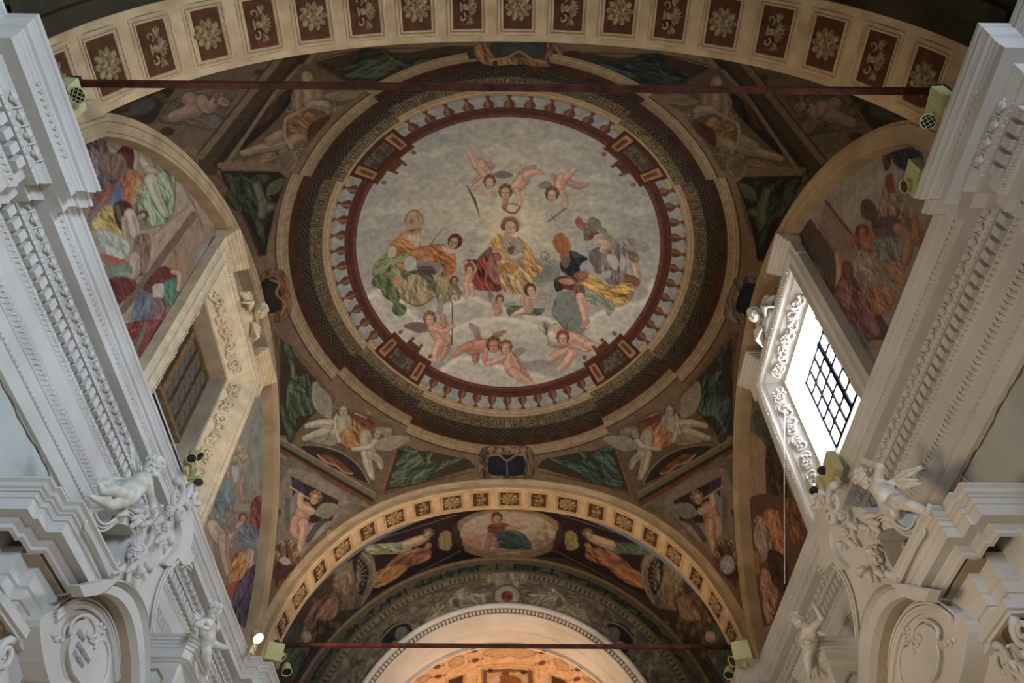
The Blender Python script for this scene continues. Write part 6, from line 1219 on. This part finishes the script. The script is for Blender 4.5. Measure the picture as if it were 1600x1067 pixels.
putto(dict(head=q(238, 731, x + .05), neck=q(229, 745, x), chest=q(221, 753, x), hip=q(199, 772, x), face=(.5, -.5, -.7), front=(.6, -.7, -.2),
    armL=[q(231, 752, x + .08), q(235, 773, x + .1), q(237, 790, x + .1)], armR=[q(213, 752, x - .1), q(203, 756, x - .16), q(196, 762, x - .12)],
    legL=[q(199, 774, x + .06), q(176, 766, x + .1), q(160, 768, x + .05)], legR=[q(200, 780, x), q(176, 789, x + .1), q(150, 780, x + .04)], footL=(-.1, -1, 0.2), footR=(0, -.9, -.4),
    wings=[(q(216, 748, x - .1), q(208, 700, x - .12), np.array([0, -.17, -.02])), (q(206, 752, x - .12), q(158, 748, x - .16), np.array([0, -.02, -.13]))]), .098, 'reclining white putto leaning on one arm on the left altar pediment')
x = -3.36
putto(dict(head=q(334, 957, x + .04), neck=q(327, 968, x), chest=q(324, 977, x), hip=q(323, 1002, x), face=(.7, -.25, -.65), front=(.8, -.5, .2),
    armL=[q(318, 971, x), q(306, 975, x + .04), q(322, 982, x + .1)], armR=[q(332, 978, x), q(339, 984, x), q(341, 979, x)],
    legL=[q(326, 1004, x), q(338, 1008, x + .08), q(352, 1012, x + .1)], legR=[q(322, 1008, x), q(324, 1030, x + .04), q(322, 1056, x)], footL=(.5, .8, .2), footR=(.3, -.3, -.9),
    wings=[(q(318, 970, x - .05), q(303, 955, x - .1), np.array([0, -.04, -.08]))]), .088, 'small white putto stepping off the far pedestal of the left altar')
x = 3.42
putto(dict(head=q(1353, 750, x - .05), neck=q(1364, 758, x), chest=q(1378, 764, x), hip=q(1391, 783, x), face=(-.45, -.55, -.7), front=(-.6, -.7, -.2),
    armL=[q(1372, 752, x - .02), q(1376, 729, x - .03), q(1350, 720, x - .05)], armR=[q(1392, 758, x + .06), q(1402, 752, x + .1), q(1412, 750, x + .12)],
    legL=[q(1398, 782, x - .04), q(1425, 790, x - .08), q(1450, 801, x - .04)], legR=[q(1386, 792, x - .04), q(1398, 802, x - .1), q(1406, 806, x - .02)], footL=(-.1, -.8, .1), footR=(0, -1, -.3),
    wings=[(q(1392, 752, x + .08), q(1434, 750, x + .12), np.array([0, -.04, -.14])), (q(1396, 748, x + .1), q(1440, 728, x + .15), np.array([0, -.03, -.08]))]), .098, 'sprawling putto with one arm raised on the right altar pediment')
x = 3.36
putto(dict(head=q(1248, 970, x - .04), neck=q(1258, 979, x), chest=q(1266, 986, x), hip=q(1263, 1008, x), face=(-.65, -.4, -.65), front=(-.8, -.5, .1),
    armL=[q(1274, 977, x), q(1284, 966, x - .02), q(1274, 948, x - .04)], armR=[q(1256, 990, x), q(1250, 1000, x - .06), q(1262, 1004, x - .1)],
    legL=[q(1264, 1010, x), q(1262, 1035, x - .04), q(1264, 1056, x)], legR=[q(1262, 1010, x + .05), q(1270, 1030, x + .08), q(1276, 1050, x + .05)], footL=(-.2, -.4, -.8), footR=(-.2, -.4, -.8),
    wings=[(q(1272, 980, x + .05), q(1290, 990, x + .1), np.array([0, -.02, -.08]))]), .088, 'small putto waving beside the far pedestal of the right altar')

# ---------------------------------------------------------------- floodlights on the cornices
M_GLOW = material('lit_lamp', (255, 240, 210), .4, None, 3, 0, emit=(1, .82, .55), es=30)
def aim(d): return Vector(d).to_track_quat('Z', 'Y').to_matrix()
def flood(pos, heads, box, label, boxrot=0., grid=False, glow=False, group='cream floodlights on the cornices'):
    """pos: box centre; heads: list of (centre, direction, radius, length); box: half sizes"""
    pos = np.array(pos); root = empty('floodlight', tuple(pos)); M = np.array(Matrix.Rotation(boxrot, 3, 'Z'))
    b = MB(); h = box; b.box(pos, h, M); b.box(pos + np.array([0, 0, h[2] * 1.02]), (h[0] * .92, h[1] * .92, h[2] * .08), M)
    for k in range(3): b.box(pos + M @ np.array([0, (k - 1) * h[1] * .6, 0]), (h[0] * 1.03, .004, h[2] * 1.01), M)
    b.obj('housing', M_LAMP, root)
    b = MB(); b.box(pos - np.array([0, 0, h[2] + .04]), (.02, .05, .05), M); b.obj('bracket', M_LAMP, root)
    for c, d, r, L in heads:
        c = np.array(c); A = np.array(aim(d)); g = lambda p: c + A @ np.array(p); n = 20
        prof = [(0, -L), (r * .55, -L * .98), (r * .8, -L * .7), (r * .9, -L * .2), (r * .95, 0), (r * 1.02, .0), (r * 1.02, L * .12), (r * .9, L * .12), (r * .86, L * .02)]
        b = MB(); b.loft([[g((p * math.cos(2 * math.pi * i / n), p * math.sin(2 * math.pi * i / n), z)) for i in range(n)] for p, z in prof], True); hd = b.obj('lamp_head', M_LAMP, root, True)
        b = MB(); b.loft([[g((p * math.cos(2 * math.pi * i / n), p * math.sin(2 * math.pi * i / n), L * .03 - .2 * (r * .86 - p) * 0)) for i in range(n)] for p in (r * .88, r * .01)], True); b.obj('lens', M_GLOW if glow else M_LAMPG, hd)
        if grid:
            b = MB()
            for k in (-.5, 0, .5): w_ = math.sqrt(1 - k * k) * r * .9; b.tube([g((k * r, -w_, L * .1)), g((k * r, w_, L * .1))], .003, 4); b.tube([g((-w_, k * r, L * .1)), g((w_, k * r, L * .1))], .003, 4)
            b.obj('lens_grille', M_LAMP, hd)
    tag(root, label, 'floodlight', group); return root
dn = (0.1, -.35, -.9)
flood(at(111, 153, x=-3.8), [(at(121, 149, x=-3.66), (.15, -.3, -.9), .068, .13)], (.05, .14, .11), 'floodlight with a dark round lens at the left end of the near tie rod', R(4), True)
flood(at(297, 722, x=-3.8), [(at(299, 716, x=-3.72), (.3, -.4, -.85), .062, .10), (at(311, 713, x=-3.66), (.8, .0, -.55), .066, .14)], (.05, .09, .08), 'pair of cream floodlights beside the shuttered window sill', R(10))
flood(at(304, 747, x=-3.8), [(at(310, 753, x=-3.7), (.25, -.3, -.9), .062, .11)], (.04, .07, .08), 'single floodlight just below the pair beside the shuttered window', R(-8))
flood(at(398, 1004, x=-3.78), [(at(403, 997, x=-3.72), (.55, -.25, -.6), .09, .16)], (.03, .05, .10), 'glowing floodlight at the foot of the far left arch', 0, False, True)
flood(at(427, 1024, x=-3.62), [(at(441, 1028, x=-3.5), (.8, .2, -.6), .085, .14), (at(448, 1049, x=-3.5), (.3, -.3, -.9), .085, .16)], (.13, .13, .14), 'unlit floodlight cluster at the left end of the far tie rod', R(20))
flood(at(1467, 168, x=3.72), [(at(1450, 190, x=3.62), (-.3, -.4, -.85), .068, .12)], (.05, .15, .12), 'floodlight with a wire grille at the right end of the near tie rod', R(-6), True)
flood(at(1432, 278, x=3.75), [(at(1414, 291, x=3.66), (-.9, .1, -.2), .066, .13)], (.05, .14, .12), 'floodlight turned sideways in front of the right lunette fresco', R(-6))
flood(at(1300, 735, x=3.78), [(at(1285, 735, x=3.7), (-.3, -.4, -.85), .066, .12)], (.05, .18, .14), 'floodlight with a round lens under the bright window', R(-4))
flood(at(1284, 762, x=3.78), [(at(1272, 766, x=3.7), (-.2, -.3, -.9), .066, .11)], (.04, .12, .09), 'lower floodlight just beneath the one under the bright window', R(-4))
flood(at(1160, 1022, x=3.6), [(at(1145, 1033, x=3.5), (-.8, -.2, -.5), .085, .14), (at(1139, 1054, x=3.5), (-.3, -.3, -.9), .085, .16)], (.13, .13, .14), 'unlit floodlight cluster at the right end of the far tie rod', R(-20))
# cables
for pts, lab in (([at(1227, 640, x=4.41), at(1225, 700, x=4.1), at(1225.5, 800, x=3.95), at(1226, 912, z=7.738)], 'thin white cable hanging beside the bright window frame'),
                 ([at(1374, 648, x=4.19), at(1430, 690, x=4.21), at(1500, 742, x=4.24), at(1552, 782, x=4.25)], 'thin pale cable running down the right wall to the altar cornice')):
    b = MB(); b.tube(pts, .006, 5); tag(b.obj('cable', M_STATUE), lab, 'cable')
